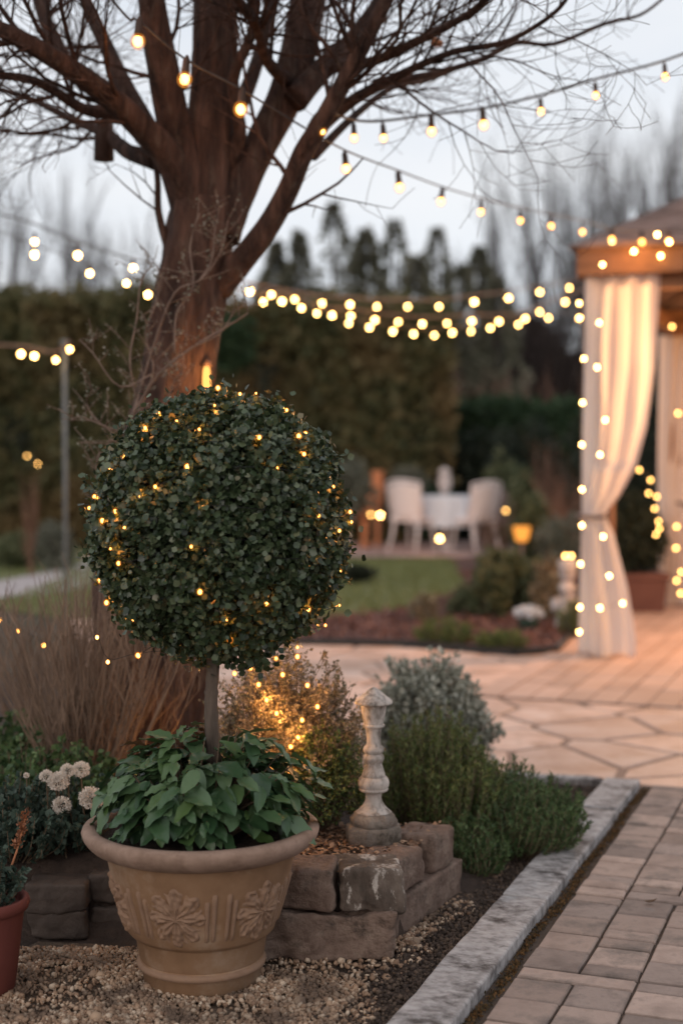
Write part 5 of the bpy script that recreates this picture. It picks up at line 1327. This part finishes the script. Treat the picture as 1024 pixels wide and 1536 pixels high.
# white things in the bed
def lump(name, label, cat, px, py, Y, w_, h, mat='oldwhite', seed=1, group='pale garden ornaments in the mulch bed'):
    p = at(px, py, Y); m = MB(); m.blob(p, (S(w_, Y)/2, S(w_, Y)/2, S(h, Y)/2), .18, 2, 18, seed); q = m.build(name, M[mat], smooth=True); tag(q, label, cat, group)
lump('white_stone', 'flat topped white boulder in the bed, upper one of a pair', 'stone', 660, 915, 12.0, 24, 14, seed=1)
lump('white_stone', 'pale boulder below the flat topped one', 'stone', 665, 927, 11.6, 26, 12, seed=2)
lump('white_stone', 'small round white stone on the left of the bed', 'stone', 611, 927, 11.4, 13, 13, seed=3)
lump('white_stone', 'upright white stone right of the white flower pot', 'stone', 811, 912, 11.2, 15, 20, seed=4)
lump('white_stone', 'white stone at the foot of the stacked white ornament', 'stone', 834, 908, 10.6, 18, 24, seed=5)
lump('terracotta_shard', 'upright orange terracotta piece in the bed', 'ornament', 722, 920, 11.5, 18, 24, 'terra', 6)
# green pot with white flowers
p = gr(792, 952); r_ = tag(empty('flower_pot', p), 'small green pot of white flowers in the mulch bed', 'flower pot')
m = MB(); m.lathe([(.05, 0), (.075, .10), (.08, .11), (.07, .11)], 20, p); m.build('pot', M['shrub_dark'] if False else surf('green_glaze', [(.03, .06, .04), (.05, .08, .06)], bump=0), r_, smooth=True)
n = 260; D = rdir(n); P = np.abs(D)*np.array([0, 0, 1])+D*np.array([1, 1, 0]); P = P*np.array([.10, .09, .06])+np.array([p.x, p.y, .13])
bulk('flowers', LEAF_V, LEAF_F, P, frames(rdir(n)+np.array([0, 0, .6]), rdir(n)), RNG.uniform(.025, .04, n), leafm('pale_blue_petal', [(.6, .64, .68), (.75, .78, .82)]), r_)
# stacked white ornament with candle
p = gr(850, 945); r_ = tag(empty('stone_ornament', p), 'stacked white stone ornament topped with a lit candle cup, left of the curtain', 'ornament')
m = MB(); kk = S(1, p.y)
m.lathe([(17*kk, 0), (19*kk, 8*kk), (16*kk, 22*kk), (12*kk, 26*kk), (11*kk, 44*kk), (14*kk, 50*kk)], 24, p); m.build('pedestal', M['oldwhite'], r_, smooth=True)
m = MB(); m.blob(p+Vector((0, 0, 62*kk)), 13*kk, .05, 3, 18, 1); m.build('ball', M['oldwhite'], r_, smooth=True)
m = MB(); m.lathe([(8*kk, 74*kk), (12*kk, 80*kk), (14*kk, 104*kk), (12*kk, 106*kk)], 20, p); m.build('cup', M['oldwhite'], r_, smooth=True)
for dx in (-4, 5):
    o = link_mesh('candle_flame', ME_FAIRY_FAR, r_, Vector((dx*kk, -.02, 112*kk))); o.scale = (1.2,)*3
# bowl lantern
p = gr(782, 868); r_ = tag(empty('bowl_lantern', p), 'glowing orange bowl lantern on a post behind the mulch bed', 'lantern'); Yb = p.y
q = at(782, 800, Yb); kk = S(1, Yb)
m = MB(); m.tube([tuple(p), (p.x, p.y, q.z-11*kk)], .018, 8); m.build('post', M['greywood'], r_, smooth=True)
m = MB(); m.lathe([(7*kk, -12*kk), (9*kk, -10*kk), (13.5*kk, 10*kk), (12*kk, 10*kk)], 20, q); m.build('bowl', glow('bowl_glow', (1, .36, .06), 1.3), r_, smooth=True)
o = link_mesh('flame', ME_BULB, r_, q+Vector((0, -.05, 5*kk))-Vector(r_.location)); o.scale = (2.0, 2.0, 1.0)
point('bowl_light', q+Vector((0, -.15, .1)), 2.5, .05, (1, .5, .18), r_)
# glowing lamps round the patio
for (x, y, Y, s_, lb, me_) in [(570, 773, 18.9, 1.45, 'white glowing globe lamp left of the left chair', ME_BULB), (556, 772, 19.3, 1.6, 'orange glowing globe lamp beside the white one', ME_FAIRY_FAR), (659, 808, 18.7, 1.6, 'brightest globe lamp under the white table', ME_BULB), (758, 766, 19.0, 1.6, 'dim orange globe lamp right of the right chair', ME_FAIRY_FAR), (694, 768, 19.6, 1.0, 'faint orange glow on the back edge of the right chair', ME_FAIRY_FAR)]:
    if y == 768: continue
    p = at(x, y, Y); r_ = tag(empty('globe_lamp', (p.x, p.y, .02)), lb, 'lamp', 'globe lamps around the patio')
    o = link_mesh('globe', me_, r_, (0, 0, p.z-.02)); o.scale = (s_,)*3
    m = MB(); m.tube([(p.x, p.y, .02), (p.x, p.y, p.z-.02)], .012, 6); m.lathe([(.03, 0), (.035, .01), (.02, .02)], 12, (p.x, p.y, p.z-.045)); m.build('stake', M['socket'], r_, smooth=True)
point('patio_glow', at(650, 790, 18.6), 5, .1, (1, .5, .2), r_)

# ================================================================== TABLE & CHAIRS
def chair(loc, rz, label, s_=1.0, first=None):
    """wicker armless chair facing +X in local space"""
    root = tag(empty('garden_chair', (0, 0, 0)), label, 'chair', 'white chairs at the round table')
    m = MB(); m.box((.0, 0, .43), (.46, .48, .06)); m.build('seat', M['white'], root, bevel=.02)
    m = MB(); rows = 14; cols = 10; vs = []; fs = []
    for i in range(rows+1):
        z = .46+.48*i/rows; 
        for j in range(cols+1):
            a = (j/cols-.5)*2; wd = .23+.02*i/rows
            vs.append((-.22-.10*i/rows+.07*a*a, wd*a, z-(.05*a*a if i == rows else 0)))
    for i in range(rows):
        for j in range(cols): fs.append((i*(cols+1)+j, i*(cols+1)+j+1, (i+1)*(cols+1)+j+1, (i+1)*(cols+1)+j))
    m.add(vs, fs); o = m.build('backrest', M['white'], root, smooth=True); q = o.modifiers.new('t', 'SOLIDIFY'); q.thickness = .03
    m = MB(); m.tube([(-.15, -.25, .46), (-.22, -.25, .7), (-.26, -.26, .94), (-.32, -.12, .965), (-.325, 0, .97), (-.32, .12, .965), (-.26, .26, .94), (-.22, .25, .7), (-.15, .25, .46)], .02, 8); m.build('back_frame', M['white'], root, smooth=True)
    for sx, sy in ((1, 1), (1, -1), (-1, 1), (-1, -1)):
        m = MB(); m.tube([(sx*.18, sy*.19, .42), (sx*(.20 if sx > 0 else .22), sy*.2, .2), (sx*(.23 if sx > 0 else .30), sy*.22, 0)], [.024, .02, .016], 8); m.build('leg', M['white'], root, smooth=True)
    root.location = loc; root.rotation_euler = (0, 0, rz); root.scale = (s_,)*3
    return root
cpos = gr(620, 829); chair((cpos.x, cpos.y+.1, .02), math.radians(55), 'white chair with a curved wicker back on the left of the table', 1.02)
cpos = gr(712, 829); chair((cpos.x, cpos.y+.1, .02), math.radians(125), 'white chair with a tall back on the right of the table', 1.0)
tp_ = at(668, 754, 20.3); r_ = tag(empty('round_table', (tp_.x, 20.3, .02)), 'round table under a pale cloth between the white chairs', 'table')
m = MB(); m.lathe([(.0, .72), (.40, .72), (.42, .735), (.40, .75), (0, .75)], 32, (tp_.x, 20.3, .02)); m.build('top', M['white'], r_, smooth=False)
m = MB(); m.lathe([(.20, 0), (.20, .02), (.05, .05), (.04, .4), (.05, .72)], 16, (tp_.x, 20.3, .02)); m.build('pedestal', M['white'], r_, smooth=True)
m = MB(); m.lathe([(.47, .33), (.45, .5), (.435, .7), (.43, .755), (.42, .765), (.0, .767)], 64, (tp_.x, 20.3, .02), fn=lambda r, z, a: r*(1+(.05*math.sin(a*11) if z < .6 else .01*math.sin(a*11))))
o = m.build('tablecloth', M['cloth_white']); tag(o, 'pale bluish cloth draped over the round table', 'tablecloth')
q = Vector((at(667, 745, 20.3).x, 20.35, .79)); r_ = tag(empty('white_urn', q), 'white urn standing on the round table', 'urn')
m = MB(); m.lathe([(.06, 0), (.07, .02), (.05, .05), (.09, .12), (.105, .2), (.09, .27), (.06, .30)], 20, q); m.build('bowl', M['oldwhite'], r_, smooth=True)
m = MB(); m.lathe([(.07, .30), (.09, .315), (.08, .36), (.04, .385), (.01, .40)], 20, q); m.build('lid', M['oldwhite'], r_, smooth=True)
# grey wooden armchair behind right chair
q = gr(748, 826); r_ = tag(empty('wooden_armchair', (q.x, q.y, .02)), 'weathered grey brown wooden armchair right of the white chairs', 'armchair')
def bxp(nm, c, s_): m = MB(); m.box((q.x+c[0], q.y+c[1], c[2]+.02), s_); m.build(nm, M['white' if nm == 'armrest' else 'greywood'], r_, bevel=.005)
for sx in (-.22, .22):
    bxp('leg', (sx, -.22, .3), (.05, .05, .6)); bxp('leg', (sx, .22, .3), (.05, .05, .6)); bxp('armrest', (sx, 0, .615), (.07, .55, .03))
bxp('seat', (0, 0, .38), (.38, .46, .04)); bxp('backrest', (0, .26, .62), (.5, .03, .42))
# terracotta urns
GU = 'terracotta urns left of the patio'
for (x, yt, yb, Y, w_, lb) in [(566, 708, 826, 21.3, 20, 'tall terracotta urn on a pedestal left of the left chair'), (546, 745, 826, 20.8, 26, 'short wide terracotta pot beside the tall urn'), (517, 752, 826, 20.0, 34, 'pale pinkish pot behind the right edge of the ball tree')]:
    a = at(x, yt, Y); k = S(w_, Y)/2; h = a.z; r_ = tag(empty('garden_urn', (a.x, Y, .02)), lb, 'urn', GU)
    mt = M['oldwhite'] if x == 517 else M['terra']
    m = MB(); m.lathe([(k*.7, 0), (k*.7, .04), (k*.35, .08), (k*.4, h*.5)], 20, (a.x, Y, .02)); m.build('foot', mt, r_, smooth=True)
    m = MB(); m.lathe([(k*.4, h*.5), (k*.8, h*.62), (k*.95, h*.8), (k*.8, h*.93), (k*1.05, h*.98), (k*.9, h)], 20, (a.x, Y, .02)); m.build('bowl', mt, r_, smooth=True)
point('urn_glow', at(575, 745, 20.6), 4, .08, (1, .45, .15), r_)

# ------------------------------------------------------------------ render settings
scene.view_settings.view_transform = 'Standard'; scene.view_settings.look = 'None'; scene.view_settings.gamma = 1
scene.view_settings.exposure = 0.12
cy = scene.cycles
cy.use_denoising = True; cy.max_bounces = 6; cy.diffuse_bounces = 3; cy.glossy_bounces = 2; cy.transparent_max_bounces = 8
cy.sample_clamp_indirect = 4; cy.use_light_tree = True
